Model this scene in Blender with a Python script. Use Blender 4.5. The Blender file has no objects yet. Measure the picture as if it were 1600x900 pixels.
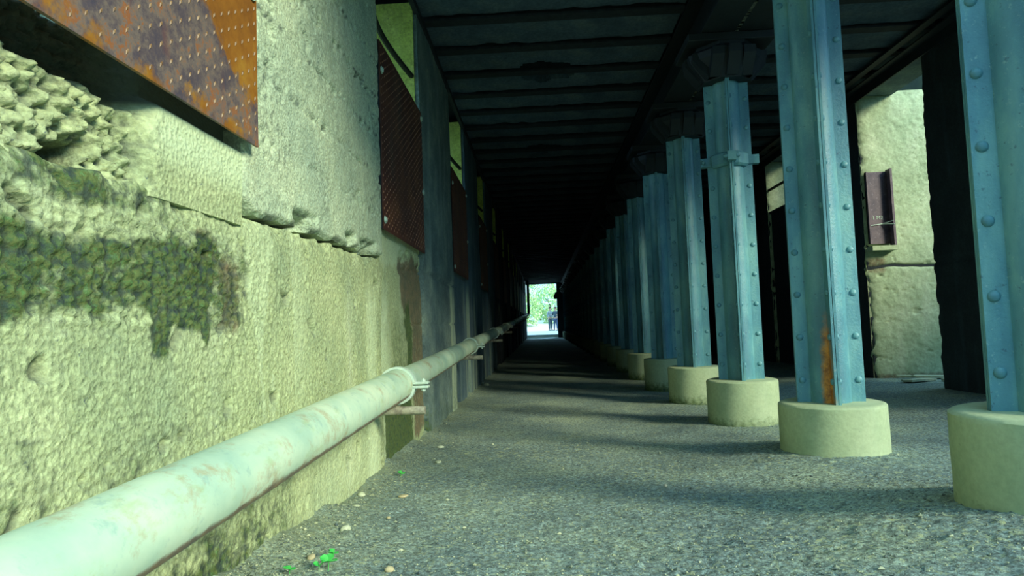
import bpy, bmesh, math, random
import numpy as np
from mathutils import Vector, Matrix

random.seed(7)
RNG = np.random.default_rng(7)
C = bpy.context.scene.collection
SC = bpy.context.scene

# ------------------------------------------------------------------ camera
EYE = Vector((0, 0, .89))
cd = bpy.data.cameras.new('camera')
cam = bpy.data.objects.new('camera', cd)
C.objects.link(cam)
cd.sensor_width = 36.0
cd.lens = 36.0 * 1000.0 / 1600.0
cd.clip_start = .02
cd.clip_end = 400
# rows = camera right / up / forward in world axes (tunnel runs along +Y, slight roll)
MR = ((0.9983007, 0.0458771, -0.03593055),
      (0.0385192, -0.05684771, 0.99763952),
      (-0.04372624, 0.99732825, 0.05851626))
m = Matrix(((MR[0][0], MR[1][0], -MR[2][0]),
            (MR[0][1], MR[1][1], -MR[2][1]),
            (MR[0][2], MR[1][2], -MR[2][2]))).to_4x4()
m.translation = EYE
cam.matrix_world = m
cd.dof.use_dof = False
SC.camera = cam

# ------------------------------------------------------------------ world, sun, exposure
SC.view_settings.view_transform = 'Standard'
SC.view_settings.look = 'None'
SC.view_settings.gamma = 1.0
SC.view_settings.exposure = 3.2
SC.view_settings.use_curve_mapping = False
w = bpy.data.worlds.new('sky')
SC.world = w
w.use_nodes = True
nt = w.node_tree
bg = nt.nodes['Background']
bg.inputs[0].default_value = (.36, .70, 1.0, 1)
bg.inputs[1].default_value = .32
SC.cycles.max_bounces = 8
SC.cycles.diffuse_bounces = 3
SC.cycles.glossy_bounces = 3
SC.cycles.sample_clamp_indirect = 6.0
SC.cycles.use_denoising = True

sd = bpy.data.lights.new('sun', 'SUN')
sd.energy = .48
sd.angle = math.radians(16)      # hazy sun
sd.color = (1.0, 1.0, .74)
sun = bpy.data.objects.new('sun', sd)
C.objects.link(sun)
sun.rotation_euler = Vector((.69, -.63, .42)).to_track_quat('Z', 'Y').to_euler()
sun.location = (4, -6, 12)


def portal(loc, nrm, sx, sy):
    l = bpy.data.lights.new('sky_portal', 'AREA')
    l.shape = 'RECTANGLE'
    l.size, l.size_y = sx, sy
    l.cycles.is_portal = True
    o = bpy.data.objects.new('sky_portal', l)
    C.objects.link(o)
    n = Vector(nrm)
    o.rotation_euler = (-n).to_track_quat('Z', 'Y' if abs(n.z) < .5 else 'X').to_euler()
    o.location = loc


# ------------------------------------------------------------------ noise
def _h(ix, iy, s):
    v = np.sin(ix * 127.1 + iy * 311.7 + s * 74.7) * 43758.5453
    return v - np.floor(v)


def vnoise(x, y, s=0):
    x, y = x * .819 - y * .574, x * .574 + y * .819
    ix, iy = np.floor(x), np.floor(y)
    fx, fy = x - ix, y - iy
    fx = fx * fx * (3 - 2 * fx)
    fy = fy * fy * (3 - 2 * fy)
    a = _h(ix, iy, s) * (1 - fx) + _h(ix + 1, iy, s) * fx
    b = _h(ix, iy + 1, s) * (1 - fx) + _h(ix + 1, iy + 1, s) * fx
    return (a * (1 - fy) + b * fy) * 2 - 1


def fbm(x, y, s=0, o=4):
    r, a, t = 0, 1.0, 0
    for i in range(o):
        r = r + a * vnoise(x * 2 ** i, y * 2 ** i, s + i * 3)
        t += a
        a *= .5
    return r / t


def worley(x, y, s=0):
    ix, iy = np.floor(x), np.floor(y)
    best = np.full(np.shape(x), 9.0)
    for dx in (-1, 0, 1):
        for dy in (-1, 0, 1):
            cx, cy = ix + dx, iy + dy
            px = cx + .15 + .7 * _h(cx, cy, s)
            py = cy + .15 + .7 * _h(cx, cy, s + 5)
            best = np.minimum(best, np.hypot(x - px, y - py))
    return best


def sstep(a, b, x):
    t = np.clip((x - a) / (b - a), 0, 1)
    return t * t * (3 - 2 * t)


def box_mask(y, z, y0, y1, z0, z1, sy=.05, sz=.04):
    return sstep(y0 - sy, y0 + sy, y) * (1 - sstep(y1 - sy, y1 + sy, y)) * sstep(z0 - sz, z0 + sz, z) * (1 - sstep(z1 - sz, z1 + sz, z))


# ------------------------------------------------------------------ object helpers
def link(name, me, mat=None, parent=None):
    o = bpy.data.objects.new(name, me)
    C.objects.link(o)
    if mat is not None and me is not None and not me.materials:
        me.materials.append(mat)
    if parent is not None:
        o.parent = parent
    return o


def tag(o, label=None, cat=None, group=None, kind=None):
    if label: o['label'] = label
    if cat: o['category'] = cat
    if group: o['group'] = group
    if kind: o['kind'] = kind
    return o


def empty(name, loc=(0, 0, 0), rz=0):
    o = bpy.data.objects.new(name, None)
    C.objects.link(o)
    o.location = loc
    o.rotation_euler = (0, 0, rz)
    o.empty_display_size = .1
    return o


def np_mesh(name, verts, faces, smooth=False):
    me = bpy.data.meshes.new(name)
    me.from_pydata([tuple(v) for v in verts] if not isinstance(verts, list) else verts, [], faces if isinstance(faces, list) else faces.tolist())
    if smooth:
        me.shade_smooth()
    me.update()
    return me


class MB:
    """collects simple solids into one mesh"""
    def __init__(s):
        s.v, s.f = [], []

    def add(s, v, f):
        n = len(s.v)
        s.v += [tuple(q) for q in v]
        s.f += [tuple(i + n for i in q) for q in f]
        return s

    def box(s, x0, x1, y0, y1, z0, z1, ch=0.0):
        if ch > 0:
            bm = bmesh.new()
            bmesh.ops.create_cube(bm, size=1)
            for v in bm.verts:
                v.co = Vector(((x0 + x1) / 2 + v.co.x * (x1 - x0), (y0 + y1) / 2 + v.co.y * (y1 - y0), (z0 + z1) / 2 + v.co.z * (z1 - z0)))
            bmesh.ops.bevel(bm, geom=list(bm.edges), offset=ch, segments=1, affect='EDGES')
            bm.verts.index_update()
            s.add([v.co for v in bm.verts], [[v.index for v in f.verts] for f in bm.faces])
            bm.free()
            return s
        v = [(x, y, z) for x in (x0, x1) for y in (y0, y1) for z in (z0, z1)]
        return s.add(v, [(0, 1, 3, 2), (4, 6, 7, 5), (0, 4, 5, 1), (2, 3, 7, 6), (0, 2, 6, 4), (1, 5, 7, 3)])

    def prism(s, pts, z0, z1):
        n = len(pts)
        v = [(x, y, z0) for x, y in pts] + [(x, y, z1) for x, y in pts]
        return s.add(v, [tuple(range(n - 1, -1, -1)), tuple(range(n, 2 * n))] + [(i, (i + 1) % n, n + (i + 1) % n, n + i) for i in range(n)])

    def tube(s, path, r, n=16, caps=True):
        path = [Vector(p) for p in path]
        rs = r if isinstance(r, (list, tuple)) else [r] * len(path)
        v = []
        ref = None
        for i, p in enumerate(path):
            d = (path[min(i + 1, len(path) - 1)] - path[max(i - 1, 0)]).normalized()
            if ref is None:
                ref = Vector((0, 0, 1)) if abs(d.z) < .9 else Vector((0, 1, 0))
            a = (ref - d * ref.dot(d)).normalized()
            ref = a
            b = d.cross(a)
            for k in range(n):
                t = 2 * math.pi * k / n
                v.append(p + (a * math.cos(t) + b * math.sin(t)) * rs[i])
        f = []
        for i in range(len(path) - 1):
            for k in range(n):
                f.append((i * n + k, i * n + (k + 1) % n, (i + 1) * n + (k + 1) % n, (i + 1) * n + k))
        if caps:
            f.append(tuple(range(n - 1, -1, -1)))
            f.append(tuple(range((len(path) - 1) * n, len(path) * n)))
        return s.add(v, f)

    def lathe(s, prof, n=32, cx=0, cy=0):
        v = [(cx + r * math.cos(2 * math.pi * k / n), cy + r * math.sin(2 * math.pi * k / n), z) for r, z in prof for k in range(n)]
        f = [(i * n + k, i * n + (k + 1) % n, (i + 1) * n + (k + 1) % n, (i + 1) * n + k) for i in range(len(prof) - 1) for k in range(n)]
        f.append(tuple(range(n - 1, -1, -1)))
        f.append(tuple(range((len(prof) - 1) * n, len(prof) * n)))
        return s.add(v, f)

    def mesh(s, name, smooth=False, angle=None):
        me = bpy.data.meshes.new(name)
        me.from_pydata(s.v, [], s.f)
        if smooth:
            me.shade_smooth()
            if angle:
                me.set_sharp_from_angle(angle=math.radians(angle))
        me.update()
        return me

    def build(s, name, mat, parent=None, smooth=False, angle=35):
        return link(name, s.mesh(name, smooth, angle if smooth else None), mat, parent)


def hf_solid(name, us, vs, fpos, depth, nrm, mask=None, attr=None):
    """displaced sheet with thickness. fpos(U,V)->Nx3 front positions; back = front grid flattened - depth*nrm"""
    us, vs = np.asarray(us, float), np.asarray(vs, float)
    nu, nv = len(us), len(vs)
    U, V = np.meshgrid(us, vs, indexing='ij')
    P = fpos(U, V).reshape(-1, 3)
    n = np.array(nrm, float)
    base = np.median(P @ n)
    B = P - np.outer(P @ n, n) + n * (base - depth)
    idx = np.arange(nu * nv).reshape(nu, nv)
    q = np.stack([idx[:-1, :-1], idx[1:, :-1], idx[1:, 1:], idx[:-1, 1:]], -1)
    keep = np.ones((nu - 1, nv - 1), bool) if mask is None else mask((us[:-1, None] + us[1:, None]) / 2 + 0 * vs[None, :-1], (vs[None, :-1] + vs[None, 1:]) / 2 + 0 * us[:-1, None])
    F = q[keep]
    e = np.zeros((nu + 1, nv + 1), bool)
    e[1:-1, 1:-1] = 0
    kp = np.pad(keep, 1)
    sides = []
    core = kp[1:-1, 1:-1]
    for (du, dv, a, b) in ((-1, 0, (0, 1), (0, 0)), (1, 0, (1, 0), (1, 1)), (0, -1, (0, 0), (1, 0)), (0, 1, (1, 1), (0, 1))):
        nb = kp[1 + du:kp.shape[0] - 1 + du, 1 + dv:kp.shape[1] - 1 + dv]
        ii, jj = np.nonzero(core & ~nb)
        A = idx[ii + a[0], jj + a[1]]
        Bq = idx[ii + b[0], jj + b[1]]
        sides.append(np.stack([A, Bq], -1))
    S = np.concatenate(sides)
    N = nu * nv
    # flat back: one quad where unmasked, else cells
    if mask is None:
        c = [idx[0, 0], idx[0, -1], idx[-1, -1], idx[-1, 0]]
        back = np.array([[k + N for k in c]])
    else:
        back = F[:, ::-1] + N
    # side quads get own verts
    sf = np.stack([S[:, 0], S[:, 1], S[:, 1] + N, S[:, 0] + N], -1)
    ax = np.cross(P[idx[1, 0]] - P[idx[0, 0]], P[idx[0, 1]] - P[idx[0, 0]])
    if ax @ n < 0:
        F = F[:, ::-1]
        back = back[:, ::-1]
        sf = sf[:, ::-1]
    sfv = np.concatenate([P, B])[sf.reshape(-1)]
    verts = np.concatenate([P, B, sfv])
    sidx = 2 * N + np.arange(len(sfv)).reshape(-1, 4)
    # one closed back is enough: the flat back may be a single quad
    allf = np.concatenate([F, back, sidx])
    me = bpy.data.meshes.new(name)
    me.vertices.add(len(verts))
    me.vertices.foreach_set('co', verts.astype(np.float32).ravel())
    me.loops.add(allf.size)
    me.loops.foreach_set('vertex_index', allf.astype(np.int32).ravel())
    me.polygons.add(len(allf))
    me.polygons.foreach_set('loop_start', (np.arange(len(allf)) * 4).astype(np.int32))
    sm = np.zeros(len(allf), bool)
    sm[:len(F)] = True
    me.polygons.foreach_set('use_smooth', sm)
    if attr is not None:
        A = attr(U, V).reshape(-1, 4).copy()
        A[:, 3] = 1 - A[:, 3]        # alpha keeps 1 - dirt and painted shade, so meshes without the layer stay clean
        A = np.concatenate([A, A, np.concatenate([A, A])[sf.reshape(-1)]])
        at = me.attributes.new('stain', 'FLOAT_COLOR', 'POINT')
        at.data.foreach_set('color', A.astype(np.float32).ravel())
    me.update()
    me.validate()
    return me


# ------------------------------------------------------------------ materials
def new_mat(name):
    mt = bpy.data.materials.new(name)
    mt.use_nodes = True
    n = mt.node_tree
    return mt, n, n.nodes['Principled BSDF']


class N:
    def __init__(s, tree):
        s.t = tree
        s.tc = tree.nodes.new('ShaderNodeTexCoord').outputs['Object']

    def coord(s, scale):
        mp = s.t.nodes.new('ShaderNodeMapping')
        mp.inputs['Scale'].default_value = scale
        s.t.links.new(s.tc, mp.inputs['Vector'])
        return mp.outputs[0]

    def noise(s, sc, det=6, rough=.6, scale=None):
        n = s.t.nodes.new('ShaderNodeTexNoise')
        n.inputs['Scale'].default_value = sc
        n.inputs['Detail'].default_value = det
        n.inputs['Roughness'].default_value = rough
        s.t.links.new(s.coord(scale) if scale else s.tc, n.inputs['Vector'])
        return n.outputs['Fac']

    def voro(s, sc, feature='F1', out='Distance'):
        n = s.t.nodes.new('ShaderNodeTexVoronoi')
        n.inputs['Scale'].default_value = sc
        n.feature = feature
        s.t.links.new(s.tc, n.inputs['Vector'])
        return n.outputs[out]

    def ramp(s, fac, stops, mode='LINEAR'):
        n = s.t.nodes.new('ShaderNodeValToRGB')
        n.color_ramp.interpolation = mode
        el = n.color_ramp.elements
        while len(el) > 1:
            el.remove(el[-1])
        for i, (p, c) in enumerate(stops):
            e = el[0] if i == 0 else el.new(p)
            e.position = p
            e.color = tuple(c) + (1,) if not isinstance(c, (int, float)) else (c, c, c, 1)
        s.t.links.new(fac, n.inputs[0])
        return n.outputs[0]

    def mix(s, fac, a, b, mode='MIX'):
        n = s.t.nodes.new('ShaderNodeMix')
        n.data_type = 'RGBA'
        n.blend_type = mode
        for v, i in ((fac, 0), (a, 6), (b, 7)):
            if isinstance(v, (int, float)):
                n.inputs[i].default_value = v
            elif isinstance(v, tuple):
                n.inputs[i].default_value = v + (1,)
            else:
                s.t.links.new(v, n.inputs[i])
        return n.outputs[2]

    def math(s, op, a, b=0.0):
        n = s.t.nodes.new('ShaderNodeMath')
        n.operation = op
        for v, i in ((a, 0), (b, 1)):
            if isinstance(v, (int, float)):
                n.inputs[i].default_value = v
            else:
                s.t.links.new(v, n.inputs[i])
        return n.outputs[0]

    def attr(s, name='stain'):
        a = s.t.nodes.new('ShaderNodeAttribute')
        a.attribute_name = name
        sp = s.t.nodes.new('ShaderNodeSeparateColor')
        s.t.links.new(a.outputs['Color'], sp.inputs[0])
        return sp.outputs[0], sp.outputs[1], sp.outputs[2], a.outputs['Alpha']

    def bump(s, bsdf, h, strength=.5, dist=.01):
        b = s.t.nodes.new('ShaderNodeBump')
        b.inputs['Strength'].default_value = strength
        b.inputs['Distance'].default_value = dist
        s.t.links.new(h, b.inputs['Height'])
        s.t.links.new(b.outputs[0], bsdf.inputs['Normal'])


def concrete(name, c0, c1, c2, grain=60, bump=.6, dist=.006, streak=.35, streakcol=(.7, .78, .55), damp=(.12, .2, .22), fc=1.0):
    mt, t, b = new_mat(name)
    n = N(t)
    base = n.ramp(n.noise(3.0, 8, .65), [(.3, c0), (.5, c1), (.72, c2)])
    fine = n.ramp(n.noise(grain, 4, .7), [(.3, 1 - .38 * fc), (.55, 1.0), (.75, 1 + .25 * fc)])
    col = n.mix(1.0, base, fine, 'MULTIPLY')
    st = n.ramp(n.noise(5, 5, .6, (1, 1, .12)), [(.55, 0), (.75, 1)])
    col = n.mix(n.math('MULTIPLY', st, streak), col, streakcol)
    dm = n.ramp(n.noise(2.2, 6, .6, (1, 1, .3)), [(.52, 0), (.7, 1)])
    col = n.mix(n.math('MULTIPLY', dm, .35), col, damp)
    pits = n.ramp(n.noise(grain * .55, 3, .8), [(.27, 1), (.34, 0)])
    col = n.mix(n.math('MULTIPLY', pits, .6 * fc), col, (.04, .07, .09))
    # stains kept per vertex: R moss, G brown, B pale lime streak, A crevice dirt and painted recess shade (inverted)
    r, g, bl, a = n.attr()
    nz = n.noise(26, 5, .7)
    mcol = n.ramp(n.noise(30, 6, .75), [(.36, (.012, .03, .035)), (.46, (.04, .10, .02)), (.54, (.09, .115, .02)), (.62, (.05, .15, .03)), (.72, (.2, .3, .12))])
    mm = n.ramp(n.math('ADD', r, n.math('MULTIPLY', n.math('SUBTRACT', nz, .5), 1.1)), [(.3, 0), (.75, .92)])
    bcol = n.ramp(n.noise(14, 5, .7), [(.4, (.1, .085, .05)), (.6, (.2, .13, .07))])
    bm_ = n.ramp(n.math('ADD', g, n.math('MULTIPLY', n.math('SUBTRACT', nz, .5), .9)), [(.35, 0), (.75, .85)])
    col = n.mix(bl, col, (.66, .78, .48))
    col = n.mix(bm_, col, bcol)
    col = n.mix(mm, col, mcol)
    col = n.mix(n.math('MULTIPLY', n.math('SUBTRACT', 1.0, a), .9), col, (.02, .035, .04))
    t.links.new(col, b.inputs['Base Color'])
    b.inputs['Roughness'].default_value = .88
    h = n.math('ADD', n.math('MULTIPLY', n.noise(grain * .8, 6, .7), .7), n.math('MULTIPLY', n.voro(grain * 1.3), .4))
    n.bump(b, h, bump, dist)
    return mt


def simple(name, c0, c1, scale=12, rough=.6, bump=.2, metal=0.0, dist=.003, speck=None):
    mt, t, b = new_mat(name)
    n = N(t)
    col = n.ramp(n.noise(scale, 7, .65), [(.35, c0), (.68, c1)])
    if speck:
        sp = n.ramp(n.noise(scale * 5, 3, .6), [(.6, 0), (.7, 1)])
        col = n.mix(n.math('MULTIPLY', sp, .7), col, speck)
    t.links.new(col, b.inputs['Base Color'])
    b.inputs['Roughness'].default_value = rough
    b.inputs['Metallic'].default_value = metal
    n.bump(b, n.noise(scale * 6, 5, .6), bump, dist)
    return mt


M = {}
M['wall'] = concrete('old_concrete', (.34, .42, .23), (.46, .53, .27), (.58, .64, .34), grain=60, bump=1.0, dist=.010, fc=1.3, damp=(.26, .33, .20))
M['wall_up'] = concrete('formed_concrete', (.38, .48, .34), (.50, .60, .40), (.62, .70, .45), grain=75, bump=1.0, dist=.008, fc=1.2, damp=(.17, .28, .24), streakcol=(.56, .64, .42))
M['wall_blue'] = concrete('shade_tinted_concrete', (.05, .10, .13), (.09, .15, .17), (.16, .24, .21), grain=45, streak=.5, streakcol=(.26, .37, .4), damp=(.03, .05, .08))  # blue-dark tint puts the tunnel's deeper shade into the colour
M['wall_mid'] = concrete('blue_grey_concrete', (.09, .14, .14), (.16, .23, .21), (.30, .38, .29), grain=45, streak=.55, streakcol=(.36, .46, .42), damp=(.05, .09, .13))  # half-shaded version for the first far pier, shade put into the colour
M['wall_dark'] = concrete('deep_shade_concrete', (.012, .02, .026), (.02, .03, .036), (.03, .045, .05), grain=40, streak=.3, streakcol=(.07, .11, .15), damp=(.015, .02, .03))  # near-black: the shade of unlit walls is put into the colour
M['jamb_green'] = concrete('daylight_green_concrete', (.45, .52, .08), (.58, .64, .12), (.68, .70, .2), grain=40, streak=.3, streakcol=(.5, .58, .2), damp=(.16, .16, .04))  # yellow-green daylight is painted into this colour
M['jamb_pale'] = concrete('pale_jamb_concrete', (.34, .43, .25), (.43, .52, .31), (.55, .62, .40), grain=30, fc=.6, streak=.3, streakcol=(.75, .78, .55), damp=(.3, .38, .2))
M['footing'] = concrete('cast_footing_concrete', (.38, .48, .28), (.48, .57, .33), (.58, .66, .40), grain=50, bump=.4, dist=.003, fc=.35, streak=.35, streakcol=(.42, .5, .34), damp=(.36, .43, .28))
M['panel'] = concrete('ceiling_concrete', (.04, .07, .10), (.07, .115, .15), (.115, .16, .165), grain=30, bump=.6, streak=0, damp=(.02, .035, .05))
M['void'] = simple('near_black_backing', (.006, .008, .012), (.014, .018, .024), 10, .95)  # near-black slab above the ceiling panels
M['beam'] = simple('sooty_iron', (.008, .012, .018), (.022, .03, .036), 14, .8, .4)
M['girder'] = simple('dark_painted_girder', (.006, .011, .014), (.012, .02, .023), 9, .65, .3)
M['girder_rust'] = simple('girder_rust', (.05, .06, .05), (.14, .15, .11), 30, .9)
M['black'] = simple('black_iron_rod', (.008, .01, .012), (.02, .022, .024), 20, .6)
M['galv'] = simple('pale_metal', (.45, .6, .5), (.62, .74, .6), 30, .45, .2)


def steel_mat():
    mt, t, b = new_mat('blue_green_painted_steel')
    n = N(t)
    col = n.ramp(n.noise(5, 7, .6, (1, 1, .35)), [(.3, (.055, .17, .235)), (.5, (.11, .30, .345)), (.7, (.23, .48, .44))])
    col = n.mix(n.math('MULTIPLY', n.ramp(n.noise(55, 4, .7), [(.6, 0), (.72, 1)]), .45), col, (.42, .62, .55))
    col = n.mix(n.math('MULTIPLY', n.ramp(n.noise(40, 3, .7), [(.3, 1), (.36, 0)]), .5), col, (.03, .06, .1))
    r, g, bl, a = n.attr()
    rc = n.ramp(n.noise(22, 5, .7), [(.35, (.28, .08, .012)), (.6, (.8, .34, .05))])
    rm = n.ramp(n.math('ADD', g, n.math('MULTIPLY', n.math('SUBTRACT', n.noise(20, 5, .7), .5), .7)), [(.3, 0), (.7, .95)])
    col = n.mix(rm, col, rc)
    t.links.new(col, b.inputs['Base Color'])
    b.inputs['Roughness'].default_value = .42
    n.bump(b, n.math('ADD', n.noise(70, 5, .65), n.math('MULTIPLY', n.noise(18, 4, .6), .8)), .55, .004)
    return mt


M['steel'] = steel_mat()


def rust_mat(name, dark=False):
    mt, t, b = new_mat(name)
    n = N(t)
    if dark:
        col = n.ramp(n.noise(4, 8, .7), [(.3, (.055, .02, .018)), (.5, (.11, .035, .022)), (.72, (.2, .075, .03))])
        col = n.mix(n.math('MULTIPLY', n.ramp(n.noise(3, 6, .6, (1, 1, .25)), [(.55, 0), (.7, 1)]), .35), col, (.10, .09, .07))
        L = (.25, .16, .09)
    else:
        rust = n.ramp(n.noise(5, 8, .7), [(.3, (.17, .055, .008)), (.5, (.31, .12, .012)), (.68, (.42, .21, .025))])
        grey = n.ramp(n.noise(9, 8, .8), [(.34, (.05, .045, .075)), (.46, (.11, .08, .085)), (.55, (.2, .15, .12)), (.60, (.32, .10, .02)), (.68, (.26, .21, .16))])
        r, g, bl, a = n.attr()
        fac = n.ramp(n.math('ADD', r, n.math('MULTIPLY', n.math('SUBTRACT', n.noise(7, 7, .7), .5), 1.7)), [(.42, 0), (.6, 1)])
        col = n.mix(fac, rust, grey)
        red = n.math('MULTIPLY', n.ramp(n.noise(3.4, 5, .6, (1, 1, .3)), [(.55, 0), (.68, 1)]), .5)
        col = n.mix(red, col, (.32, .07, .01))
    t.links.new(col, b.inputs['Base Color'])
    b.inputs['Roughness'].default_value = .62
    b.inputs['Metallic'].default_value = .15
    n.bump(b, n.noise(60, 5, .7), .35, .003)
    return mt


M['rust'] = rust_mat('orange_rust_steel')
M['rust_dark'] = rust_mat('red_brown_rust_steel', True)
M['lug'] = simple('worn_tread', (.15, .075, .025), (.30, .18, .08), 40, .5)
M['lug_dark'] = simple('worn_tread_dark', (.16, .06, .035), (.42, .2, .09), 30, .5)
M['rustbar'] = simple('rusty_bar', (.2, .18, .14), (.6, .6, .42), 18, .8, .6, speck=(.5, .5, .35))


def pipe_mat():
    mt, t, b = new_mat('weathered_pipe_paint')
    n = N(t)
    col = n.ramp(n.noise(3.5, 7, .6), [(.3, (.34, .52, .40)), (.5, (.50, .66, .48)), (.7, (.68, .78, .55))])
    col = n.mix(n.math('MULTIPLY', n.ramp(n.noise(9, 7, .7, (1.5, .8, 1.5)), [(.55, 0), (.68, 1)]), .5), col, (.4, .5, .22))
    col = n.mix(n.math('MULTIPLY', n.ramp(n.noise(6, 8, .75), [(.54, 0), (.66, 1)]), .6), col, (.40, .24, .08))
    col = n.mix(n.math('MULTIPLY', n.ramp(n.noise(13, 5, .7), [(.33, 1), (.42, 0)]), .4), col, (.2, .36, .34))
    r, g, bl, a = n.attr()
    gm = n.ramp(n.math('ADD', g, n.math('MULTIPLY', n.math('SUBTRACT', n.noise(12, 6, .7), .5), .9)), [(.42, 0), (.7, .9)])
    col = n.mix(gm, col, n.ramp(n.noise(16, 4, .7), [(.4, (.13, .07, .065)), (.6, (.30, .17, .08))]))
    t.links.new(col, b.inputs['Base Color'])
    b.inputs['Roughness'].default_value = .45
    n.bump(b, n.noise(45, 5, .6), .2, .003)
    return mt


M['pipe'] = pipe_mat()


def floor_mat():
    mt, t, b = new_mat('gritty_ground')
    n = N(t)
    col = n.ramp(n.noise(1.3, 7, .6), [(.3, (.14, .205, .20)), (.5, (.23, .31, .27)), (.7, (.38, .46, .32))])
    grit = n.ramp(n.noise(60, 7, .85), [(.38, .3), (.5, .95), (.6, 2.0)])
    col = n.mix(1.0, col, grit, 'MULTIPLY')
    sp = n.ramp(n.noise(34, 5, .8), [(.53, 0), (.62, 1)])
    zone = n.ramp(n.noise(1.6, 4, .6), [(.35, .3), (.65, 1.0)])
    col = n.mix(n.math('MULTIPLY', sp, zone), col, (.58, .64, .34))
    r, g, bl, a = n.attr()
    col = n.mix(r, col, (.26, .31, .19))
    t.links.new(col, b.inputs['Base Color'])
    b.inputs['Roughness'].default_value = .85
    h = n.math('ADD', n.math('MULTIPLY', n.noise(70, 6, .75), 1.0), n.math('MULTIPLY', n.noise(25, 4, .6), .8))
    n.bump(b, h, .9, .012)
    return mt


M['floor'] = floor_mat()
M['yard'] = simple('bright_gravel', (.7, .72, .64), (.82, .82, .76), 4, .9, .5)
M['grass'] = simple('outer_ground', (.09, .11, .05), (.15, .17, .09), 2, .9, .5)
M['sky_blocker'] = simple('dark_sky_blocker', (.015, .025, .01), (.04, .055, .02), 2, .95, .5)  # dark surface for the added unseen sky blockers
M['leaf'] = simple('green_leaves', (.3, .52, .18), (.6, .75, .4), 3, .6)
M['bark'] = simple('bark', (.08, .06, .04), (.15, .11, .08), 10, .9)
M['seedling'] = simple('bright_green_leaf', (.03, .42, .06), (.12, .62, .12), 25, .5)
M['stone'] = simple('pale_stone', (.4, .45, .3), (.62, .66, .45), 25, .8, .4)
M['stone_tan'] = simple('tan_stone', (.4, .36, .2), (.6, .5, .28), 25, .8, .4)
M['board'] = simple('broken_board', (.4, .46, .3), (.62, .66, .45), 20, .8, .4)


def gravel_mat():
    mt, t, b = new_mat('loose_grit')
    n = N(t)
    r, g, bl, a = n.attr()
    col = n.ramp(r, [(0, (.07, .1, .1)), (.5, (.2, .24, .17)), (.8, (.36, .40, .24)), (1, (.52, .54, .34))])
    t.links.new(col, b.inputs['Base Color'])
    b.inputs['Roughness'].default_value = .85
    return mt


M['grit'] = gravel_mat()

# ------------------------------------------------------------------ layout numbers
PER = 3.145
XL, XR = -.95, 3.9
ZC = 3.6
Y0, Y1 = -.6, 41.5
YR = .7                      # the roof starts here
LOPEN = [(.66 + PER * k, .66 + PER * k + 1.34) for k in range(13)]        # left openings
ROPEN = [(.21 + PER * k, .21 + PER * k + 1.3) for k in range(13)]        # right openings
COLY = [2.05 + 1.58 * i for i in range(25)]
COLX = 1.575


def ground_z(x, y):
    x, y = np.asarray(x, float), np.asarray(y, float)
    g = .19 * np.exp(-np.clip(y - 1.8, -1.0, 99) / 1.6)
    g = g + .11 * sstep(2.2, 3.8, x) * sstep(3.0, 5.5, y)
    for i, (a, s) in enumerate(((.14, .55), (.10, .5), (.045, .42), (.03, .4))):
        d2 = (x - COLX) ** 2 + (y - COLY[i]) ** 2
        g = g + a * np.exp(-d2 / (2 * s * s))
    return g


def gz(x, y):
    return float(ground_z(x, y))


portal((1.47, (Y0 + YR) / 2, 3.66), (0, 0, -1), 4.9, YR - Y0)
portal((1.47, Y0, 1.85), (0, 1, 0), 4.9, 3.6)
portal((XR + .02, (Y0 + ROPEN[1][1]) / 2, 1.85), (-1, 0, 0), ROPEN[1][1] - Y0, 3.5)
portal((XR + .02, sum(ROPEN[2]) / 2, 1.85), (-1, 0, 0), 1.3, 3.5)
for k in (3, 4):
    portal((XR + .02, sum(ROPEN[k]) / 2, 3.08), (-1, 0, 0), 1.3, .85)
for k in (1, 2):
    portal((XL - .02, sum(LOPEN[k]) / 2, 3.12), (1, 0, 0), 1.34, .95)
portal((.03, Y1 + .3, 1.8), (0, -1, 0), 2.1, 3.5)

# ------------------------------------------------------------------ floor
def floor_h(U, V):
    z = ground_z(U, V)
    near = np.exp(-np.clip(V - 2, 0, 99) / 4)
    z = z + .010 * fbm(U * 1.7, V * 1.7, 3, 3) + .008 * near * fbm(U * 9, V * 9, 5, 3)
    z = z + .006 * near * np.maximum(0, vnoise(U * 38, V * 38, 8)) + .004 * near * vnoise(U * 80, V * 80, 9)
    z = z + .03 * np.exp(-(U - XL) / .10) * (1 + .8 * vnoise(V * 5, U * 0, 11)) * (U < 0)
    return np.stack([U, V, z], -1)


def floor_attr(U, V):
    a = np.zeros(U.shape + (4,))
    edge = np.exp(-np.clip(U - XL, 0, 9) / .16) * (.5 + .5 * fbm(U * 6, V * 6, 21, 3))
    a[..., 0] = np.clip(edge * 1.1, 0, 1) * (U < 0)
    return a


ys = np.concatenate([np.arange(Y0 - .2, 1.4, .06), np.arange(1.4, 5, .0125), np.arange(5, 10, .04), np.arange(10, Y1 + .1, .3)])
xs = np.concatenate([np.arange(XL - .12, 2.6, .0125), np.arange(2.6, XR + 1.1, .05)])
fl = link('floor', hf_solid('floor', xs, ys, floor_h, .5, (0, 0, 1), attr=floor_attr), M['floor'])
tag(fl, kind='structure')

# ground beyond the structure
mb = MB()
mb.box(-40, XL - .86, -30, 90, -.2, -.03).box(XR + 1.05, 40, -30, 90, -.2, .1).box(XL - .86, XR + 1.05, -30, Y0 - .2, -.2, .1)
tag(mb.build('ground_outside', M['grass']), kind='structure')


# unseen banks added close behind both walls to dim the deep bays
tag(MB().box(-6, XL - 1.5, 8.6, Y1 - 1, -.1, 6.5).build('sky_blocker_left', M['sky_blocker']), kind='structure')
tag(MB().box(XR + 1.9, 9, 9.2, Y1 - 1, -.1, 6.5).build('sky_blocker_right', M['sky_blocker']), kind='structure')


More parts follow.
